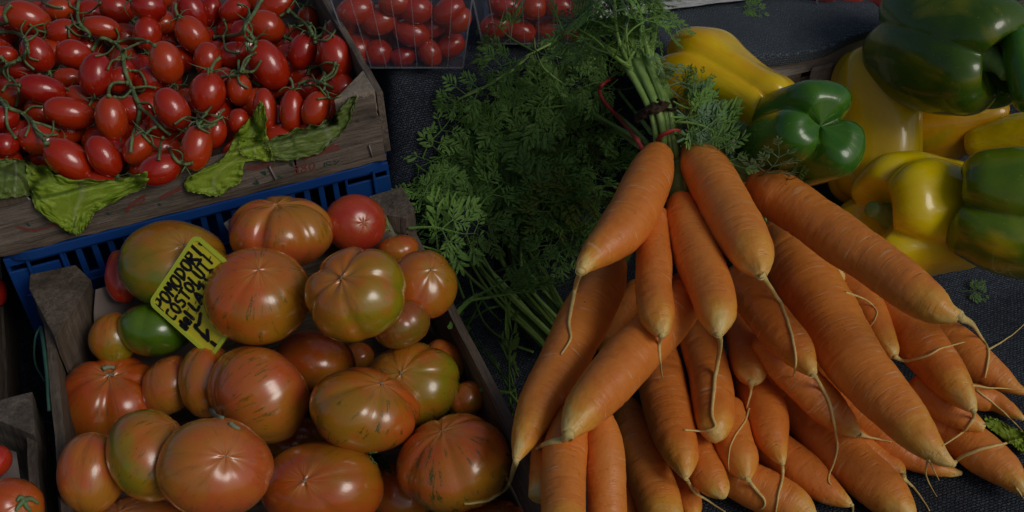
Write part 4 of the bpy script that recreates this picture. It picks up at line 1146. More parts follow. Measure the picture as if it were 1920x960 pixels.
# ================================================================== CARROT GREENS
def leaflet(q, base, d, nrm, L_, rnd, n=3):
    n = 3
    """a small pinnately lobed leaflet: narrow lobes leaving a thin axis"""
    s = d.cross(nrm).normalized()
    def lobe(p, dd, l, w_):
        ss = dd.cross(nrm).normalized(); k = nrm*l*rnd.uniform(-.12, .18)
        a = p; b = p+dd*l*.45+ss*w_; c = p+dd*l*.45-ss*w_; e = p+dd*l+k; m_ = p+dd*l*.5+nrm*w_*.35
        b2 = p+dd*l*.78+ss*w_*.75+k*.6; c2 = p+dd*l*.78-ss*w_*.75+k*.6
        q.add([a, b, m_, c, b2, e, c2], [(0, 1, 2), (0, 2, 3), (1, 4, 5, 2), (2, 5, 6, 3)])
    for i in range(n):
        t = (i+.4)/n; p = base+d*L_*t*.75+nrm*L_*.06*sin(t*3)
        l = L_*(.62*(1-t*.45))
        for sg in (1, -1):
            ang = radians(rnd.uniform(32, 50)); dd = (d*cos(ang)+s*sg*sin(ang)).normalized()
            lobe(p, dd, l*rnd.uniform(.85, 1.15), l*.125)
            if i < n-2: # secondary tooth
                p2 = p+dd*l*.45; d3 = (dd*.8+d*.6).normalized(); lobe(p2, d3, l*.5, l*.08)
    lobe(base+d*L_*.62, d, L_*.45, L_*.075)
    w_ = L_*.018
    q.add([base+s*w_, base-s*w_, base+d*L_*.75-s*w_*.6, base+d*L_*.75+s*w_*.6], [(0, 1, 2, 3)])
def frond_mesh(seed, mat, pairs=6, curl=.12):
    """unit frond: base at origin, along +Y to length 1, face up +Z"""
    rnd = random.Random(seed); q = MB(); bend = rnd.uniform(-.14, .14)
    def pos(t): return Vector((bend*sin(t*2.2)+.02*sin(t*9+seed), t, curl*sin(t*pi)-.10*t*t))
    q.tube([pos(i/12) for i in range(13)], [.013*(1-.75*i/12) for i in range(13)], 5)
    for i in range(pairs+1):
        t = .30+.66*i/pairs; p = pos(t); d = (pos(t+.02)-pos(t)).normalized(); up = Vector((0, 0, 1))
        s = d.cross(up).normalized()
        if i == pairs:
            leaflet(q, p, d, up, .20, rnd, 4); continue
        for sg in (1, -1):
            if rnd.random() < .08: continue
            ang = radians(rnd.uniform(42, 62)); dd = (d*cos(ang)+s*sg*sin(ang)+up*rnd.uniform(-.35, .2)).normalized()
            pl = .42*(1-.55*(i/pairs)**1.1)*rnd.uniform(.8, 1.15)
            ss = dd.cross(up).normalized(); nn = ss.cross(dd).normalized()
            # petiolule then 1-3 leaflets
            q.tube([p, p+dd*pl*.5, p+dd*pl*.9], [.007, .005, .003], 4)
            leaflet(q, p+dd*pl*.45, dd, nn, pl*.80, rnd, 4)
            if i == 0 or (i == 1 and rnd.random() < .5):
                for s2 in (1, -1):
                    a2 = radians(52); d2 = (dd*cos(a2)+ss*s2*sin(a2)+nn*rnd.uniform(-.2, .3)).normalized()
                    leaflet(q, p+dd*pl*.34, d2, nn, pl*.46, rnd, 3)
    o = q.build('leaf_frond', mat, smooth=False); me = o.data; bpy.data.objects.remove(o); return me
FM = {'n': [frond_mesh(i, M['frond'], 3+i % 2, .05+.05*(i % 4)) for i in range(8)],
      'b': [frond_mesh(20+i, M['frond_blue'], 3+i % 2, .1) for i in range(3)], 'y': [frond_mesh(40+i, M['frond_yellow'], 5, .1) for i in range(2)]}
def place_frond(parent, p0, p1, kind, rnd, roll=None, wide=1.0):
    d = p1-p0; L_ = d.length; d.normalize(); tocam = (CP-p0).normalized()
    up_ = (tocam+Vector((rnd.uniform(-.5, .5), rnd.uniform(-.4, .4), rnd.uniform(0, .5)))).normalized()
    x = d.cross(up_).normalized(); z = x.cross(d)
    o = bpy.data.objects.new('leaf_frond', rnd.choice(FM[kind])); C.objects.link(o)
    mw = Matrix.Translation(p0) @ Matrix((x, d, z)).transposed().to_4x4() @ Matrix.Diagonal((L_*wide*rnd.choice((-1, 1)), L_, L_, 1))
    o.parent = parent; o.matrix_parent_inverse = parent.matrix_world.inverted(); o.matrix_world = mw
    return o
def stalk(parent, pts3, r0, r1, mat, name='stalk', flat=.75, seg=8):
    q = MB(); n = len(pts3); q.tube(pts3, [lerp(r0, r1, i/(n-1)) for i in range(n)], seg, flat)
    o = q.build(name, mat, local=Matrix.Translation(pts3[0])); wparent(o, parent); return o
refresh()
rnd = random.Random(5)
zc0 = CINFO['B'][3]; tB = t_z(1303, 285, zc0); tA = t_z(1232, 296, CINFO['A'][3])
tie_t = min(tA, tB)+.012
g1 = empty('carrot_greens', at_t(1240, 230, tie_t)); tag(g1, 'fresh green tops of the tied carrot bunch spreading behind the rubber band', 'carrot tops')
g2 = empty('carrot_greens', at_z(900, 480, .03)); tag(g2, 'shaded pile of dark carrot leaves and stalks left of the carrots', 'carrot tops')
bpy.context.view_layer.update()
# crown stubs joining each top carrot to the bundle
def tt(px, py, dt=0): return at_t(px, py, tie_t+dt)
for key, pts in (('A', [(1236, 286), (1243, 274), (1246, 262), (1240, 235)]), ('B', [(1298, 275), (1284, 266), (1268, 256), (1252, 232)]), ('B', [(1308, 274), (1296, 262), (1278, 248), (1258, 222)])):
    o, W3, RR, z0, z1 = CINFO[key]; P = [W3[0]+(W3[2]-W3[0])*.5]+[tt(x, y, .002*i) for i, (x, y) in enumerate(pts)]
    P = [Vector(p) for p in catmull([tuple(p) for p in P], 4)]; q = MB(); n = len(P)
    q.tube(P, [.0085*(1-.62*min(1, i/(n*.55))) for i in range(n)], 10); s_ = q.build('crown_stalk', M['stalk'], local=Matrix.Translation(P[0])); wparent(s_, o)
# crown stalks of C (pair going up between A and B) and H (curving up-left), I (cut tuft), E (green shoulder)
def cstalk(key, pts, r0, r1, mat='stalk', dt=0):
    o, W3, RR, z0, z1 = CINFO[key]; t0 = (W3[0]-CP).dot(FW)
    t1 = tie_t+.01; n_ = len(pts)
    P = [W3[0]+(W3[2]-W3[0])*.3]+[at_t(x, y, lerp(t0, t1, (i+1)/n_)+dt) for i, (x, y) in enumerate(pts)]
    P = [Vector(p) for p in catmull([tuple(p) for p in P], 4)]; n = len(P)
    q = MB(); q.tube(P, [lerp(r0, r1, i/(n-1)) for i in range(n)], 10); s_ = q.build('crown_stalk', M[mat], local=Matrix.Translation(P[0])); wparent(s_, o)
cstalk('C', [(1271, 362), (1270, 335), (1272, 305), (1262, 270)], .0075, .0035)
cstalk('C', [(1283, 360), (1284, 335), (1280, 305), (1266, 270)], .0050, .0030)
cstalk('H', [(1408, 328), (1385, 312), (1352, 300), (1320, 285)], .0065, .0040)
cstalk('H', [(1398, 334), (1370, 330), (1345, 322), (1325, 310)], .0035, .0028)
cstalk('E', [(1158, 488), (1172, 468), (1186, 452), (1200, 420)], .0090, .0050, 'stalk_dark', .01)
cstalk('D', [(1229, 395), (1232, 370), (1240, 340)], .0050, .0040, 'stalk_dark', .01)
o, W3, RR, z0, z1 = CINFO['I']; t0 = (W3[0]-CP).dot(FW)
for j, (x, y) in enumerate(((1434, 408), (1424, 412), (1443, 418), (1430, 420), (1448, 428), (1420, 422))):
    q = MB(); P = [W3[0], at_t(1440, 436, t0-.004), at_t(x, y, t0-.008)]
    q.tube([Vector(p) for p in catmull([tuple(p) for p in P], 4)], [.0035-.0002*i for i in range(9)], 6, .6); s_ = q.build('cut_stalk', M['stalk'], local=Matrix.Translation(P[0])); wparent(s_, o)

# bundle of stalks through the tie
ends = [(1178,112),(1186,108),(1192,112),(1198,116),(1206,120),(1212,112),(1219,118),(1226,124),(1182,118),(1200,108),(1210,126),(1190,124),(1216,108),(1222,132),(1172,122),(1205,100),(1168,112),(1230,118),(1176,100),(1234,134),(1196,96),(1208,108),(1184,102),(1228,104)]
for i, (x, y) in enumerate(ends):
    k = i/len(ends); off = ((x-1198)*.62); dt = .012*sin(i*2.3)+.006
    low_ = (1252+off*.85+rnd.uniform(-5, 5), 290+rnd.uniform(-6, 8)); mid = (1240+off*1.1, 208+rnd.uniform(-4, 4))
    P = [tt(*low_, dt+.008), tt(1248+off*.95, 250, dt+.002), tt(*mid, dt-.002), tt((mid[0]+x)/2+2, (mid[1]+y)/2, dt+.006), tt(x, y, dt+.02)]
    P = [Vector(p) for p in catmull([tuple(p) for p in P], 5)]; stalk(g1, P, .0033, .0022+.0009*(i % 3), M['stalk'])
# long thin stems fanning on from the bundle to the top edge and to the left
for i in range(20):
    x0 = rnd.uniform(1175, 1228); x1 = lerp(1075, 1235, i/19)+rnd.uniform(-8, 8); y1 = lerp(60, -20, sm(0, 9, i))+rnd.uniform(-15, 15)
    P = [tt(1238+(x0-1200)*.9, 205, .004), tt(x0, 125, .012), tt(lerp(x0, x1, .45)+4, 75 if y1 < 30 else 100, .022), tt(x1, y1, .03+.02*rnd.random())]
    P = [Vector(p) for p in catmull([tuple(p) for p in P], 7)]; stalk(g1, P, .0022, .0010, M['stalk'])
# single long stems leaving the bundle
for pts, r in (([(1222,135),(1212,90),(1203,45),(1196,5),(1190,-30)], .0028), ([(1175,112),(1160,75),(1154,40),(1152,0),(1150,-30)], .0018), ([(1185,130),(1160,112),(1128,88),(1110,72)], .0026),
               ([(1180,106),(1174,60),(1180,30),(1190,-5)], .0012), ([(1202,276),(1160,247),(1120,222),(1085,200),(1052,176)], .0032), ([(1215,270),(1180,235),(1150,210),(1110,190)], .0028), ([(1200,262),(1160,240),(1100,205),(1075,180)], .0026), ([(1222,250),(1195,215),(1175,190),(1160,170)], .0024),
               ([(990,105),(960,132),(930,150),(905,165),(860,186)], .0019), ([(1040,78),(1020,88),(1000,98),(985,106)], .0016), ([(1060,160),(1020,128),(1005,95),(1002,70)], .0011)):
    f_ = catmull(pts, 6); P = drape(f_, r, 3, .006 if r > .002 else .02)
    if pts[0][0] > 1170: # join the bundle
        P = [tt(*f_[i], .012).lerp(P[i], min(1, i/8)) for i in range(len(P))]
    stalk(g1, P, r, r*.65, M['stalk'])
# dried tie and rubber bands
q = MB()
for j in range(5):
    P = [tt(1193+i*8.3, 220-i*2.9-5*sin(i/9*pi)+4*sin(i*1.3+j*2)+j*1.6-3, -.010+.018*((i/9-.5)*2)**2-.001*j) for i in range(10)]
    q.tube([Vector(p) for p in catmull([tuple(p) for p in P], 4)], [.0014+.0011*abs(sin(i*.7+j)) for i in range(37)], 6)
q.tube([tt(1236, 200, -.012), tt(1243, 192, -.016), tt(1232, 186, -.014)], .0012, 5); q.tube([tt(1250, 206, -.012), tt(1272, 206, -.013), tt(1284, 222, -.008)], .0013, 5)
o = q.build('twine_tie', M['twine'], local=Matrix.Translation(tt(1240, 210))); tag(o, 'dried brown twine tied round the green carrot stalks', 'tie')
q = MB(); P = [tt(1232, 266, .002), tt(1238, 256, -.010), tt(1250, 249, -.015), tt(1264, 245, -.015), tt(1275, 247, -.010), tt(1284, 254, .004), tt(1280, 262, .02), tt(1250, 270, .025), tt(1232, 266, .002)]
q.tube([Vector(p) for p in catmull([tuple(p) for p in P], 5)], .0021, 8, .6); o = q.build('rubber_band', M['rubber'], local=Matrix.Translation(tt(1255, 255))); tag(o, 'red rubber band wound round the stalks just above the carrot crowns', 'rubber band', 'red rubber bands')

# ---- fronds: hand-placed ones first (px base -> px tip)
HAND1 = [((1000,100),(885,62)),((985,106),(900,128)),((930,150),(822,190)),((960,132),(905,205)),((905,165),(862,250)),((1060,150),(1045,80)),((1030,170),(985,240)),((1082,190),(1010,230)),
 ((1110,72),(1040,60)),((1130,90),(1080,20)),((1150,60),(1090,45)),((1152,30),(1105,5)),((1160,80),(1120,130)),((1196,20),(1260,5)),((1203,45),(1240,-5)),((1190,0),(1160,-25)),((1180,50),(1145,-5)),
 ((1100,80),(1060,130)),((1140,110),(1090,150)),((1040,90),(1010,45)),((1160,150),(1100,180)),((1150,170),(1095,205)),((1085,200),(1045,235)),((1225,120),(1255,150)),((1232,140),(1270,118)),((1245,165),(1282,150)),
 ((1262,190),(1340,200)),((1270,215),(1370,225)),((1280,235),(1390,270)),((1285,250),(1405,300)),((1270,200),(1335,250)),((1265,180),(1310,160)),((1290,245),(1350,290)),((1420,330),(1450,280)),((1440,335),(1485,310)),((1455,345),(1505,340)),((1275,225),(1345,300)),((1260,170),(1300,205)),
 ((1130,130),(1075,105)),((1120,60),(1065,90)),((1168,95),(1130,50)),((1175,70),(1210,30)),((1120,150),(1060,190)),((1050,178),(1000,150)),((1060,110),(1000,80)),((1150,105),(1100,100)),((1120,20),(1085,-15)),((1100,110),(1150,60)),
 ((1105,60),(1160,20)),((1070,60),(1120,10)),((1190,95),(1150,40)),((1140,30),(1180,-30)),((1200,60),(1235,75))]
refresh()
def fr(g, a, b, kind, lift, wide=1.0, rise=.0):
    t0 = hit_t(*a); t1 = hit_t(*b); base = 1.25
    t0 = min(t0, base)-lift; t1 = min(t1, base)-lift-rise
    if abs(t1-t0) > .10: t0 = t1 = min(t0, t1)+.03
    return place_frond(g, at_t(*a, t0), at_t(*b, t1), kind, rnd, wide=wide)
def hit_nc(px, py):      # like hit_t but blind to carrots
    d = ray(px, py).normalized(); o = CP+d*.05
    for _ in range(12):
        ok, loc, nrm, idx, ob, mt = SC.ray_cast(DG[0], o, d)
        if not ok: return 1.6
        if not ob.name.startswith(('carrot', 'root_hair', 'crown')): return (loc-CP).dot(FW)
        o = loc+d*.0005
    return 1.6
def env(px, py):   # intended depth of the leafy mass (metres along the view), a soft mound left of / behind the bundle
    z = .035+.10*sm(330, 110, py)*sm(830, 1000, px)+.02*sm(430, 250, py)
    if px > 1255: z = .15
    return t_z(px, py, z)
hf = []
for _ in range(15):
    a = (rnd.uniform(1255, 1300), rnd.uniform(150, 270)); b = (a[0]+rnd.uniform(50, 110), a[1]+rnd.uniform(-25, 60))
    if b[0] < 1410 and b[1] < 312: HAND1.append((a, b))
for _ in range(8):
    a = (rnd.uniform(1120, 1215), rnd.uniform(20, 110)); b = (a[0]+rnd.uniform(-70, 60), a[1]-rnd.uniform(30, 80)); HAND1.append((a, b))
for a, b in HAND1:
    kind = 'b' if a[0] > 1220 and rnd.random() < .5 or (a[1] < 60 and rnd.random() < .5) else 'n'
    ht = hit_nc if a[0] > 1240 else hit_t
    t0 = min(env(*a), ht(*a)-.008)-rnd.uniform(0, .02); t1 = min(env(*b), ht(*b)-.006)-rnd.uniform(0, .025)
    if abs(t1-t0) > .07: m_ = min(t0, t1); t0 = min(t0, m_+.05); t1 = min(t1, m_+.05)
    hf.append(place_frond(g1, at_t(*a, t0), at_t(*b, t1), kind, rnd, wide=1.15))
# random fronds of the tied bunch's top mass
def inside(px, py):
    # outline of the leafy area
    if px > 1250: return False
    top = 250-sm(800, 900, px)*90-sm(900, 1010, px)*90-sm(1040, 1110, px)*60
    left = 745 if py > 240 else 815
    bot = 430+sm(820, 960, px)*230
    return px > left and top < py < bot
cnt = 0; gr = random.Random(21)
while cnt < 30:
    px, py = gr.uniform(880, 1190), gr.uniform(60, 330)
    if not inside(px, py): continue
    ang = gr.uniform(-pi, pi); ln_ = gr.uniform(110, 180)
    tx, ty = px+cos(ang)*ln_*1.0-25, py+sin(ang)*ln_*.6+10
    if not inside(tx, ty): continue
    d0 = gr.uniform(.0, .05)
    p0 = at_t(px, py, min(env(px, py)+d0, hit_t(px, py)-.003)); p1 = at_t(tx, ty, min(env(tx, ty)+d0-gr.uniform(0, .03), hit_t(tx, ty)-.003))
    if (p1-p0).length > .15: continue
    place_frond(g1, p0, p1, 'n', gr); cnt += 1
cnt = 0
while cnt < 82:
    px, py = gr.uniform(750, 1190), gr.uniform(230, 600)
    if py > 425 and px > 865+(py-425)*.35 and gr.random() < .95: continue
    if not inside(px, py) or px > 1150-(py-300)*.4: continue
    ang = gr.uniform(-pi, pi); ln_ = gr.uniform(120, 200)
    tx, ty = px+cos(ang)*ln_-15, py+sin(ang)*ln_*.6-15
    if not inside(tx, ty): continue
    d0 = gr.uniform(-.01, .04)
    p0 = at_t(px, py, min(t_z(px, py, .03+d0*.6), hit_t(px, py)-.003)); p1 = at_t(tx, ty, min(t_z(tx, ty, .04+d0*.6+gr.uniform(0, .02)), hit_t(tx, ty)-.003))
    if (p1-p0).length > .16: continue
    place_frond(g2, p0, p1, 'y' if gr.random() < .06 else 'n', gr); cnt += 1
# stalk bundle lying behind the long left carrot
for i in range(24):
    k = i/23; x1 = lerp(1010, 1075, k)+gr.uniform(-6, 6); y1 = lerp(640, 600, k)
    xm = lerp(930, 1015, k)+gr.uniform(-12, 12); ym = lerp(560, 520, k)+gr.uniform(-10, 10)
    x0 = lerp(860, 990, k)+gr.uniform(-35, 20); y0 = lerp(450, 430, k)+gr.uniform(-25, 30)
    zz = .012+.022*gr.random()
    P = [at_z(x1+20, y1+30, zz), at_z(x1, y1, zz), at_z(xm, ym, zz+.008), at_z((x0+xm)/2-6, (y0+ym)/2, zz+.012), at_z(x0, y0, zz+.006)]
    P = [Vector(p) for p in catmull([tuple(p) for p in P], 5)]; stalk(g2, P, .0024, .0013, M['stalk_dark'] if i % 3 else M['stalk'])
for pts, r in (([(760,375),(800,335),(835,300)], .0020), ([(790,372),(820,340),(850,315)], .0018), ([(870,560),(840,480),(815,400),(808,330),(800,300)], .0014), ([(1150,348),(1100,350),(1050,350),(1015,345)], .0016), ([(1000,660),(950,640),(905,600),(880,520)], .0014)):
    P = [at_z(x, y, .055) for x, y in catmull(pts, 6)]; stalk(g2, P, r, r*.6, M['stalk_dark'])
refresh()
# the cut rubber band loop lying on the leaves
P = drape(catmull([(1156,147),(1142,150),(1128,160),(1124,172),(1132,190),(1150,210),(1168,230),(1186,252),(1198,268),(1204,280)], 5), .0018, 2, .004)
q = MB(); q.tube(P, .0019, 8, .6); o = q.build('rubber_band', M['rubber'], local=Matrix.Translation(P[0])); tag(o, 'loose red rubber band looping over the leaves left of the stalk bundle', 'rubber band', 'red rubber bands')

# loose sprigs on the cloths
def sprig(label, a, b, kind='n'):
    t0 = hit_t(*a)-.004; t1 = hit_t(*b)-.006; e = empty('leaf_sprig', at_t(*a, t0)); tag(e, label, 'leaf sprig', 'loose carrot leaf sprigs'); bpy.context.view_layer.update()
    place_frond(e, at_t(*a, t0), at_t(*b, t1), kind, rnd)

# ================================================================== BACKGROUND: basket, shade cloth, white crate, punnets
bk = empty('woven_basket', AB(.62, .78, 0), RZ); tag(bk, 'woven splint basket with red scribble behind the peppers', 'basket'); bpy.context.view_layer.update()
def bkp(nm, m_, args, **k):
    q = MB(); wboard(q, *args, **k); q.v = [Vector(p)-Vector((.62, .78, 0)) for p in q.v]; return q.build(nm, m_, bk, smooth=False, bevel=.0006)
bkp('rim', M['splint'], (.46, .90, .7585, .7605, .176, .200, 'a'), seed=2, rough=.0006)
bkp('rim', M['splint_brown'], (.46, .90, .7665, .7685, .172, .200, 'a'), seed=3, rough=.0006)
for i, a in enumerate([.49, .518, .546, .575, .605, .633, .662, .69, .72, .75, .78]):
    inn = i % 2
    bkp('splint', M['splint'] if i % 3 else M['splint_brown'], (a, a+.0235, .7615 if inn else .7555, .7627 if inn else .7570, .09, .196 if inn else .182, 'z'), seed=i+4, rough=.0008)
for i, z in enumerate([.15, .118, .09]): bkp('splint', M['splint_brown'], (.46, .90, .7640, .7652, z, z+.018, 'a'), seed=i+20, rough=.0006)
# red scribble on the rim splint
q = MB()
def deco(q, pts, w_, b, k=0):
    P = [px_b(x, y, b) for x, y in catmull(pts, 4)]; v_ = []
    for i, p in enumerate(P):
        d = (P[min(i+1, len(P)-1)]-P[max(i-1, 0)]).normalized(); s_ = d.cross(BX).normalized()*w_/2
        v_ += [p+s_-BX*.0001*k, p-s_-BX*.0001*k]
    q.add(v_, [(2*i, 2*i+1, 2*i+3, 2*i+2) for i in range(len(P)-1)])
deco(q, [(1655,50),(1642,58),(1640,68),(1650,64),(1658,50),(1655,62)], .0014, .7575, 1); deco(q, [(1660,60),(1668,56),(1676,48)], .0022, .7574, 2); deco(q, [(1672,48),(1682,45),(1690,42)], .0014, .7573, 1)
s_ = q.build('red_writing', M['red_pen'], smooth=False, local=Matrix.Translation(AB(.68, .757, .2))); wparent(s_, bk)

# shade cloth over the basket and the ledge
def sc_(u, v):
    a = lerp(.455, .70, u); 
    edge = .752+.006*sin(a*40)
    if v < .22:
        k = v/.22; b = edge-.001; z = lerp(.200-.004*sm(.72, .50, a), .208, k)   # hanging hem in front of the rim
        if k > .85: b += .004*(k-.85)/.15
    else:
        k = (v-.22)/.78; b = edge+.004+k*.40; z = .209+.004*noise.noise(Vector((a*14, b*14, 0)))+.0
    z += .0022*noise.noise(Vector((a*40, b*40, 2)))+.003*abs(noise.noise(Vector((a*16+b*8, b*5, 7))))
    z -= .03*(1-sm(.455, .475, a))
    p = AB(a, b, z); return p, (a, b-z, 0)
v, f, g = gridmesh(sc_, 90, 90); q = MB(); q.add(v, f, gc=g); q.v = list(q.v)
o = q.build('shade_cloth', M['cloth_b'], solid=.001, local=Matrix.Translation(AB(.53, .95, .2))); tag(o, 'dark blue grey shade cloth draped over the basket edge behind the yellow pepper', 'cloth')
wc = empty('white_crate', AB(.45, .888, .212), RZ @ Matrix.Rotation(-.10, 3, 'Z')); tag(wc, 'white painted wooden crate board behind the carrot leaves at the top edge', 'crate'); bpy.context.view_layer.update()
q = MB(); wboard(q, .425, .66, .872, .879, .2145, .255, 'a', seed=3, rough=.0006); q.v = [Vector(p)-Vector((.45, .9, .212)) for p in q.v]; q.build('front_board', M['white_board'], wc, smooth=False, bevel=.001)
q = MB(); wboard(q, .425, .430, .88, 1.2, .2145, .255, 'b', seed=5, rough=.0006); q.v = [Vector(p)-Vector((.45, .9, .212)) for p in q.v]; q.build('side_board', M['white_board'], wc, smooth=False, bevel=.001)
q = MB(); wboard(q, .431, .66, .88, 1.2, .2125, .2165, 'a', seed=6, rough=.0006); q.v = [Vector(p)-Vector((.45, .9, .212)) for p in q.v]; q.build('base_board', M['white_board'], wc, smooth=False, bevel=.001)

PN = 'plum tomatoes in the clear punnets'
def punnet(label, xl, xr, xl2, xr2, pyb, pyt, y0, toms, nth, ribs=7, lean=.004):
    """front face given by picture columns at its base (xl..xr at row pyb) and rim (xl2..xr2 at row pyt), standing at world depth y0"""
    def on(px, py, y): d = ray(px, py); return at_t(px, py, y/d.y)
    bl, br, tl, tr = on(xl, pyb, y0), on(xr, pyb, y0), on(xl2, pyt, y0-lean), on(xr2, pyt, y0-lean)
    D = .12; back = lambda p: Vector((p.x, p.y+D, p.z))
    e = empty('plastic_punnet', (bl+br)/2); tag(e, label, 'punnet', 'clear tomato punnets'); bpy.context.view_layer.update()
    def face(nm, a, b, c, d, n_=24, amp=.0008):
        q = MB(); v_ = []; 
        nn = (b-a).cross(d-a).normalized()
        for j in range(9):
            for i in range(n_*4+1):
                u = i/(n_*4); p = a.lerp(b, u).lerp(d.lerp(c, u), j/8); w_ = abs(((u*ribs) % 1)-.5)
                v_.append(p+nn*amp*(1-min(1, w_*8)))
        w2 = n_*4+1
        q.add(v_, [(j*w2+i, j*w2+i+1, (j+1)*w2+i+1, (j+1)*w2+i) for j in range(8) for i in range(w2-1)])
        o = q.build(nm, M['plastic'], local=Matrix.Translation(a)); wparent(o, e)
    face('front_wall', bl, br, tr, tl); face('side_wall', br, back(br), back(tr), tr); face('side_wall', back(bl), bl, tl, back(tl)); face('back_wall', back(br), back(bl), back(tl), back(tr)); face('base', back(bl), back(br), br, bl)
    q = MB()
    for k in range(ribs+1): q.tube([bl.lerp(br, k/ribs)-Vector((0, .0006, 0)), tl.lerp(tr, k/ribs)-Vector((0, .0006, 0))], .0006, 5)
    q.tube([bl, br], .0010, 6); q.tube([br, tr], .0011, 6); q.tube([bl, tl], .0011, 6)
    s_ = q.build('edge_ribs', M['plastic_edge'], local=Matrix.Translation(bl)); wparent(s_, e)
    for i, T in enumerate(toms):
        px, py, a_, b_, ang, lab = T; d = ray(px, py)
        tf = (y0)/d.y; tf = (y0+b_*tf/F*(1.12 if i % 2 else 1.0)+.001+(.012 if len(T[5]) and 'behind' in lab else 0))/d.y
        cherry(px, py, a_, b_, ang, lab, None, t_fix=tf, group=PN)
    rq = random.Random(int(xl))
    nx_ = 6
    for j in range(2):
        for i in range(nx_):
            px = lerp(xl2+55, xr2-45, (i+.5)/nx_)+rq.uniform(-5, 5); py = lerp(pyb-22, pyt+30, (j+.35)/2)+rq.uniform(-8, 8); d = ray(px, py)
            cherry(px, py, 33, 28, rq.uniform(0, 180), ('lower' if j == 0 else 'upper')+' '+('first', 'second', 'third', 'fourth', 'fifth', 'sixth')[i]+' from left in the back layer of the '+nth+' punnet', None, t_fix=(y0+.045)/d.y, group=PN)
    return bl
punnet('clear ribbed plastic punnet of tomatoes right behind the upper wooden crate', 668, 868, 610, 888, 127, -25, .925, [
 (665,95,38,34,20,'tomato at the lower left inside the first punnet, against the crate side'), (668,20,36,28,10,'tomato at the upper left inside the first punnet'), (635,60,34,30,40,'blurred tomato behind the left wall of the first punnet'),
 (711,39,34,28,10,'oval tomato second from left inside the first punnet'), (708,98,28,27,0,'round tomato in the bottom row of the first punnet'),
 (780,17,32,29,-10,'tomato at the top middle inside the first punnet'), (772,62,35,27,-15,'broad tomato in the middle of the first punnet'), (755,106,24,20,10,'small tomato at the bottom middle of the first punnet'), (805,98,28,23,-60,'slanted tomato at the bottom right of the first punnet'),
 (842,20,32,26,30,'tomato at the top right inside the first punnet'), (812,50,24,22,20,'tomato behind the middle right of the first punnet'), (862,38,26,22,60,'tomato touching the right wall of the first punnet'), (845,85,28,24,20,'dim tomato behind the bottom right with a green calyx'),
 (740,5,30,24,0,'tomato sliver at the top of the first punnet')], 'first')
punnet('clear plastic punnet of tomatoes half hidden by carrot leaves at the top', 905, 1090, 880, 1105, 82, -30, .968, [
 (948,10,34,24,-15,'bright oval tomato at the top left of the second punnet'), (930,48,32,26,20,'dim tomato at the lower left of the second punnet'), (1000,14,26,24,0,'round tomato at the top middle of the second punnet'), (975,58,30,24,-20,'tomato with calyx at the bottom of the second punnet'),
 (1050,12,30,25,-10,'pinkish tomato at the upper right of the second punnet'), (1030,50,30,24,10,'tomato behind the leaves in the second punnet'), (1082,20,26,24,40,'tomato at the right wall of the second punnet'), (1075,58,24,22,0,'tomato sliver low at the right of the second punnet')], 'second')
punnet('clear plastic punnet with pinkish tomatoes at the top edge by the dark green pepper', 1535, 1690, 1520, 1705, 22, -80, 1.0, [
 (1592,-2,26,20,0,'pink red tomato at the bottom of the third punnet with a water drop'), (1640,-8,28,22,10,'red tomato beside the pink one in the third punnet'), (1548,-12,26,22,10,'dark tomato at the left in the third punnet'), (1680,-12,24,22,0,'tomato at the right wall of the third punnet')], 'third', ribs=5)

refresh()
sprig('small green leaf sprig lying on the blue grey shade cloth at the top', (1378, 14), (1432, 28))
sprig('dark leaf sprig on the black net right of the long carrot', (1800, 545), (1852, 560))
sprig('tiny leaf sprig on the net beside the crate board', (905, 738), (962, 718))
sprig('faint leaf sprig on the net below the dark stalks', (850, 610), (895, 585))

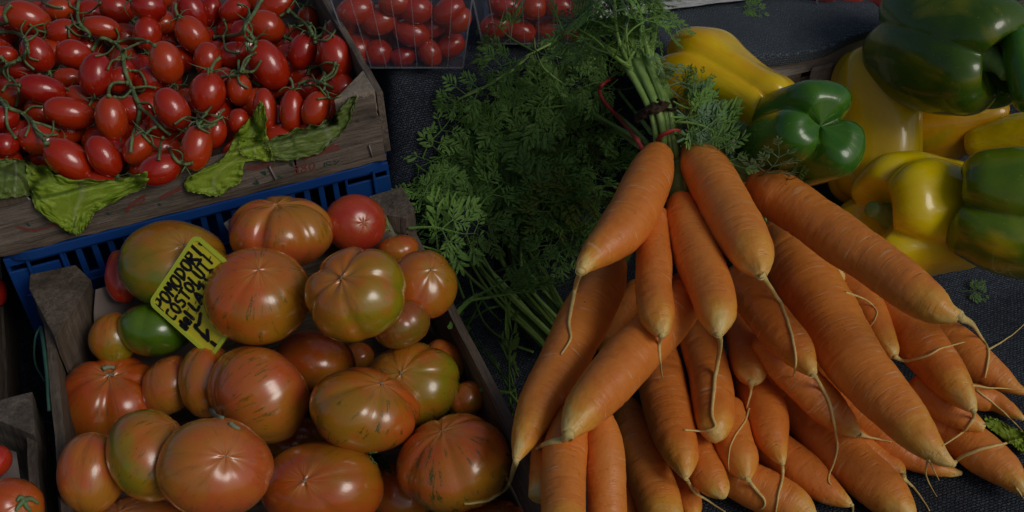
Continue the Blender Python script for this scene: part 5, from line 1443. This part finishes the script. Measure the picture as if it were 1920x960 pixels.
# ================================================================== VINES over the plum tomatoes
VN = 'green tomato vine stems over the plum tomatoes'
VINES = [
 ('thick green vine stem forking over the middle of the heap', [([(172,95),(190,72),(212,80),(228,96),(234,130),(243,155),(253,180),(262,205),(255,240)], .0019), ([(215,80),(245,73),(270,75),(290,85)], .0014), ([(230,95),(258,82),(278,78)], .0012), ([(240,155),(215,155),(205,165),(204,180)], .0015), ([(245,170),(232,182),(215,182)], .0011),
   ([(243,132),(262,135),(273,155),(268,170),(255,172)], .0011), ([(262,200),(285,220),(305,242),(318,252)], .0014), ([(250,165),(275,162),(292,165)], .0011), ([(253,240),(248,258),(245,285)], .0013), ([(255,240),(280,265),(300,285)], .0010)]),
 ('green vine branching across the lower left of the heap', [([(0,185),(12,200),(40,212),(60,228),(72,250),(88,270)], .0018), ([(12,200),(14,235),(30,260)], .0013), ([(60,228),(85,235),(110,245)], .0012), ([(45,212),(60,200),(80,200)], .0010)]),
 ('curled green vine stem at the upper left corner', [([(0,60),(30,62),(48,75),(52,100)], .0019), ([(20,10),(8,25),(12,42),(0,45)], .0018), ([(48,78),(62,70),(70,60),(55,45)], .0010), ([(52,95),(35,110),(20,118)], .0012)]),
 ('thin green vine looping near the left edge', [([(0,105),(18,120),(38,110)], .0016), ([(0,130),(25,150),(35,170),(30,200)], .0011), ([(5,170),(15,160),(38,160)], .0012)]),
 ('green vine stem by the top left row of tomatoes', [([(148,0),(145,25),(150,45),(165,60),(172,75)], .0018), ([(150,42),(130,50),(130,70)], .0010), ([(80,5),(100,12),(118,15)], .0012)]),
 ('green vine stem running up from the round tomato to the top edge', [([(490,0),(476,25),(462,45),(452,62),(425,68),(402,70)], .0019), ([(455,60),(465,75),(480,80)], .0014), ([(460,48),(458,66),(470,78)], .0012)]),
 ('green vine stem forking near the right crate board', [([(540,18),(560,35),(578,50),(588,70),(592,82)], .0019), ([(545,50),(562,45)], .0014), ([(540,22),(525,30)], .0012), ([(590,72),(605,62),(612,40)], .0012), ([(588,60),(600,52),(618,62),(624,68)], .0011)]),
 ('small curled green stem above the bottom row', [([(578,140),(582,128),(600,126),(608,138),(606,155)], .0017), ([(560,158),(580,150),(605,155),(622,165)], .0014), ([(585,140),(600,165),(620,185),(640,178)], .0008), ([(596,185),(618,182)], .0008)]),
 ('green stem hooked round the small orange tomato', [([(468,108),(455,128),(445,140),(415,144)], .0013), ([(455,130),(470,150),(488,162)], .0013), ([(460,80),(470,95),(480,85)], .0014)]),
 ('short green stem above the lower right upright tomato', [([(358,208),(370,212),(372,235)], .0014), ([(372,236),(390,238),(405,232)], .0012), ([(305,258),(300,275),(298,300)], .0010), ([(318,280),(330,300),(345,308),(362,305)], .0013)]),
]
refresh()
rv = random.Random(8)
for lab, segs in VINES:
    main = catmull(segs[0][0], 4)
    for j in range(4):
        x0, y0 = main[rv.randrange(2, len(main)-1)]; a = rv.uniform(0, 2*pi); b = a+rv.choice((-1, 1))*rv.uniform(.5, 1.1); l = rv.uniform(16, 26)
        segs.append(([(x0, y0), (x0+cos(a)*l, y0+sin(a)*l), (x0+cos(a)*l+cos(b)*l, y0+sin(a)*l+sin(b)*l)], rv.uniform(.0008, .0011)))
for lab, segs in VINES:
    x, y = segs[0][0][0]; e = empty('vine_stem', at_t(x, y, hit_t(x, y))); tag(e, lab, 'vine', VN); bpy.context.view_layer.update()
    for pts, r in segs:
        P = drape(catmull(pts, 7), r, 2, .002); n = len(P)
        q = MB(); q.tube(P, [r*(1.0+.25*noise.noise(Vector((i*.6, x, 0)))+(.5 if i in (0, n-1) else 0)) for i in range(n)], 7)
        s_ = q.build('branch', M['vine'], local=Matrix.Translation(P[0])); wparent(s_, e)

# ================================================================== LETTUCE
def lettuce(label, rows, mat, lift=.004, ruff=.006, seed=0, crimp=5):
    R = [catmull(r, 12) for r in rows]; cols = [catmull(list(c), 12) for c in zip(*R)]
    nx, ny = len(cols), len(cols[0]); T = [[0]*ny for _ in range(nx)]
    for i in range(nx):
        for j in range(ny): T[i][j] = hit_t(*cols[i][j][:2])
    for _ in range(6):
        for i in range(nx):
            for j in range(ny):
                nb = [T[a][b] for a, b in ((i-1, j), (i+1, j), (i, j-1), (i, j+1)) if 0 <= a < nx and 0 <= b < ny]
                T[i][j] = min(T[i][j], sum(nb)/len(nb)+.0015)
    v = []; lp = []
    for i in range(nx):
        for j in range(ny):
            u, w_ = i/(nx-1), j/(ny-1); edge = max(abs(u*2-1), abs(w_*2-1))**3
            rf = ruff*1.7*edge*noise.noise(Vector((u*crimp*2, w_*crimp*2, seed)))*1.6+.0025*noise.noise(Vector((u*5, w_*5, seed+4)))
            x, y = cols[i][j][:2]; jx = 4*edge*noise.noise(Vector((u*14, w_*14, seed+1))); jy = 6*edge*noise.noise(Vector((u*14, w_*14, seed+2)))
            v.append(at_t(x+jx, y+jy, T[i][j]-lift-abs(rf)*1.0)); lp.append((u*2-1, w_+seed, 0))
    q = MB(); q.add(v, [(i*ny+j, (i+1)*ny+j, (i+1)*ny+j+1, i*ny+j+1) for i in range(nx-1) for j in range(ny-1)], lp=lp)
    o = q.build('lettuce_leaf', mat, solid=.0003, local=Matrix.Translation(v[len(v)//2])); tag(o, label, 'lettuce leaf', 'lettuce leaves on the crate edge'); return o
# leaves that lie under the front tomatoes get their top edge tucked behind by starting lower in the picture
lettuce('folded lettuce leaf at the left edge of the crate front', [[(-8,300),(25,297),(58,306)],[(-8,318),(30,312),(62,322)],[(-8,345),(30,338),(62,346)],[(-8,374),(28,370),(60,366)]], M['lettuce_dark'], seed=1)
lettuce('broad bright lettuce leaf hanging over the crate front below the orange tinted tomato', [[(48,303),(88,312),(112,332),(190,338),(240,330),(276,322)],[(50,325),(90,340),(130,348),(180,346),(235,345),(277,340)],[(55,352),(92,362),(135,366),(172,366),(210,366),(262,356)],[(62,380),(92,392),(128,396),(155,388),(176,384),(200,386)],[(82,405),(105,413),(130,415),(150,408),(168,402),(180,396)],[(112,420),(122,430),(135,440),(148,440),(160,428),(170,414)]], M['lettuce'], seed=2, ruff=.009)
lettuce('tall bright lettuce leaf standing up in the middle of the crate front', [[(482,200),(490,190),(497,202)],[(468,222),(484,218),(499,226)],[(446,245),(474,242),(500,248)],[(436,262),(466,268),(504,272)],[(428,285),(455,290),(512,296)],[(400,308),(432,306),(462,304)],[(352,334),(404,330),(455,325)],[(348,356),(402,354),(451,342)],[(368,362),(408,368),(428,354)]], M['lettuce'], seed=3, crimp=7)
lettuce('long dull green lettuce leaf along the crate edge toward the right corner', [[(496,268),(545,246),(585,236),(620,222),(645,196),(667,176)],[(500,282),(550,262),(596,252),(628,236),(650,212),(668,184)],[(506,294),(555,282),(600,270),(634,250),(655,222),(667,192)],[(514,300),(562,298),(600,286),(622,266),(650,238),(660,206)]], M['lettuce_dark'], seed=4)
lettuce('bright lettuce flap folded against the crate board in the centre', [[(448,262),(475,262),(498,262)],[(446,276),(478,284),(505,284)],[(452,290),(480,298),(512,300)]], M['lettuce'], seed=6)
lettuce('piece of green lettuce under the carrots at the right edge', [[(1846,782),(1870,786),(1892,798),(1925,812)],[(1850,798),(1878,806),(1898,818),(1925,830)],[(1868,812),(1892,830),(1908,842),(1925,856)]], M['lettuce'], seed=7, lift=.003)
lettuce('small lettuce scrap between the bottom left tomatoes and the front tomato', [[(690,850),(705,848),(716,852)],[(700,866),(716,866),(728,870)],[(722,880),(730,882),(736,886)]], M['lettuce_dark'], seed=8, lift=.001, ruff=.002)

# ================================================================== PRINT ON THE UPPER CRATE BOARD
b = .7828
def pr(nm, mat, pts, w_, k):
    q = MB(); deco(q, pts, w_, b, k); s_ = q.build(nm, mat, smooth=False, local=Matrix.Translation(q.v[0])); wparent(s_, up)
for dgt, x0 in (('3', 549), ('8', 565), ('0', 580)):
    y0 = 326-(x0-549)*.22
    G = {'3': [(0,2),(9,0),(10,5),(4,7),(10,9),(8,15),(0,14)], '8': [(5,0),(0,4),(9,10),(5,15),(0,11),(9,4),(5,0)], '0': [(5,0),(0,7),(4,15),(10,8),(5,0)]}[dgt]
    pr('printed_digit', M['red_ink'], [(x0+gx*1.0, y0-14+gy-gx*.22) for gx, gy in G], .0015, 1)
for k, (pts, w_) in enumerate((([(565,298),(590,286),(612,282),(636,276)], .0060), ([(575,290),(600,287),(628,272)], .0050), ([(462,312),(478,316),(500,305)], .004), ([(236,398),(246,384),(262,372),(275,366)], .0028), ([(244,380),(258,384),(272,372)], .0022), ([(300,372),(318,362),(340,352)], .0036), ([(30,424),(48,430),(66,432)], .0026), ([(62,434),(84,428),(108,420)], .0022), ([(500,306),(508,312),(506,318)], .003))):
    pr('red_print', M['red_ink'], pts, w_, .2+.2*k)
for k, (pts, w_) in enumerate((([(608,304),(609,314)], .001), ([(620,303),(613,304),(613,308),(620,309),(618,314),(611,314)], .001), ([(636,300),(626,311)], .001), ([(627,301),(629,303)], .0012), ([(634,309),(636,311)], .0012),
  ([(542,305),(548,311),(545,302)], .002), ([(490,322),(498,327),(494,320)], .002), ([(480,338),(484,344),(474,343)], .002), ([(520,330),(530,333)], .0016), ([(200,398),(206,402)], .002), ([(296,382),(302,385)], .002), ([(50,418),(56,424)], .0018))):
    pr('dark_print', M['green_ink'], pts, w_, 2.4+.1*k)
q = MB(); q.tube([px_b(505, 312, .7815), px_b(521, 344, .7815)], .0009, 6); s_ = q.build('staple', M['steel'], local=Matrix.Translation(px_b(505, 312, .7815))); wparent(s_, up)
q = MB(); q.tube([px_b(692, 272, .7815), px_b(699, 296, .7815)], .0008, 6); s_ = q.build('staple', M['steel'], local=Matrix.Translation(px_b(692, 272, .7815))); wparent(s_, up)
# green strap loop beside the left corner post
q = MB(); P = [AB(-.116, .735, z) for z in (.13, .11, .08, .05)]; q.tube([at_z(77,615,.118), at_z(82,650,.118), at_z(88,700,.118), at_z(93,770,.117)], .0015, 6)
q.tube([Vector(p) for p in catmull([tuple(at_z(77,612,.118)), tuple(at_z(66,635,.11)), tuple(at_z(66,680,.09)), tuple(at_z(84,715,.08))], 5)], .0009, 6)
o = q.build('green_strap', M['string_green'], local=Matrix.Translation(at_z(80, 640, .118))); tag(o, 'thin green plastic strap hanging beside the left corner post', 'strap')
# calyx on the stray orange tomato
q = MB()
refresh()
for pts in ([(45,938),(38,932),(32,940)], [(45,938),(58,935),(72,944)], [(45,938),(50,950),(58,958)], [(45,938),(36,948),(30,958)]):
    P = drape(catmull(pts, 4), .0012, 1); q.tube(P, [.0022*(1-.7*i/len(P)) for i in range(len(P))], 6)
s_ = q.build('calyx', M['vine'], local=Matrix.Translation(at_t(45, 938, TOBJ[40][3]))); wparent(s_, TOBJ[40][0])
print('HEIGHTS', {k: (round(v[3], 3), round(v[4], 3)) for k, v in CINFO.items()})
print('TOM', {k: round(v[2], 3) for k, v in TOBJ.items()})

# ------------------------------------------------------------------ name the half buried tomatoes by their neighbours; drop the ones nothing shows of
refresh()
vis = []; 
for o, p, Rw in FILL:
    v = p-CP; t = v.dot(FW); cx = 960+v.dot(RT)/t*F; cy = 480-v.dot(UP)/t*F; rp = Rw/t*F; seen = 0
    for k in range(61):
        rr = rp*sqrt(k/61)*1.05; a = k*2.4; x, y = cx+rr*cos(a), cy+rr*sin(a)
        if not (0 < x < 1920 and 0 < y < 960): continue
        d = ray(x, y).normalized(); ok, loc, nrm, idx, ob, mt = SC.ray_cast(DG[0], CP+d*.05, d)
        if ok and ob.original == o: seen += 1
    if seen < 2: bpy.data.objects.remove(o)
    else: vis.append((o, cx, cy))
used = set()
for o, cx, cy in vis:
    best = None
    for (px, py, a_, b_, ang, cal, lab) in sorted(PT, key=lambda T: (T[0]-cx)**2+(T[1]-cy)**2):
        if len(lab.split()) > 10: continue
        dx, dy = px-cx, py-cy
        w_ = ('just left of' if dx > 0 else 'just right of') if abs(dx) > abs(dy) else ('just above' if dy > 0 else 'just below')
        L1 = 'buried tomato '+w_+' the '+lab
        if L1 not in used: best = L1; break
    used.add(best); tag(o, best, 'tomato', 'plum tomatoes buried deep in the upper crate')
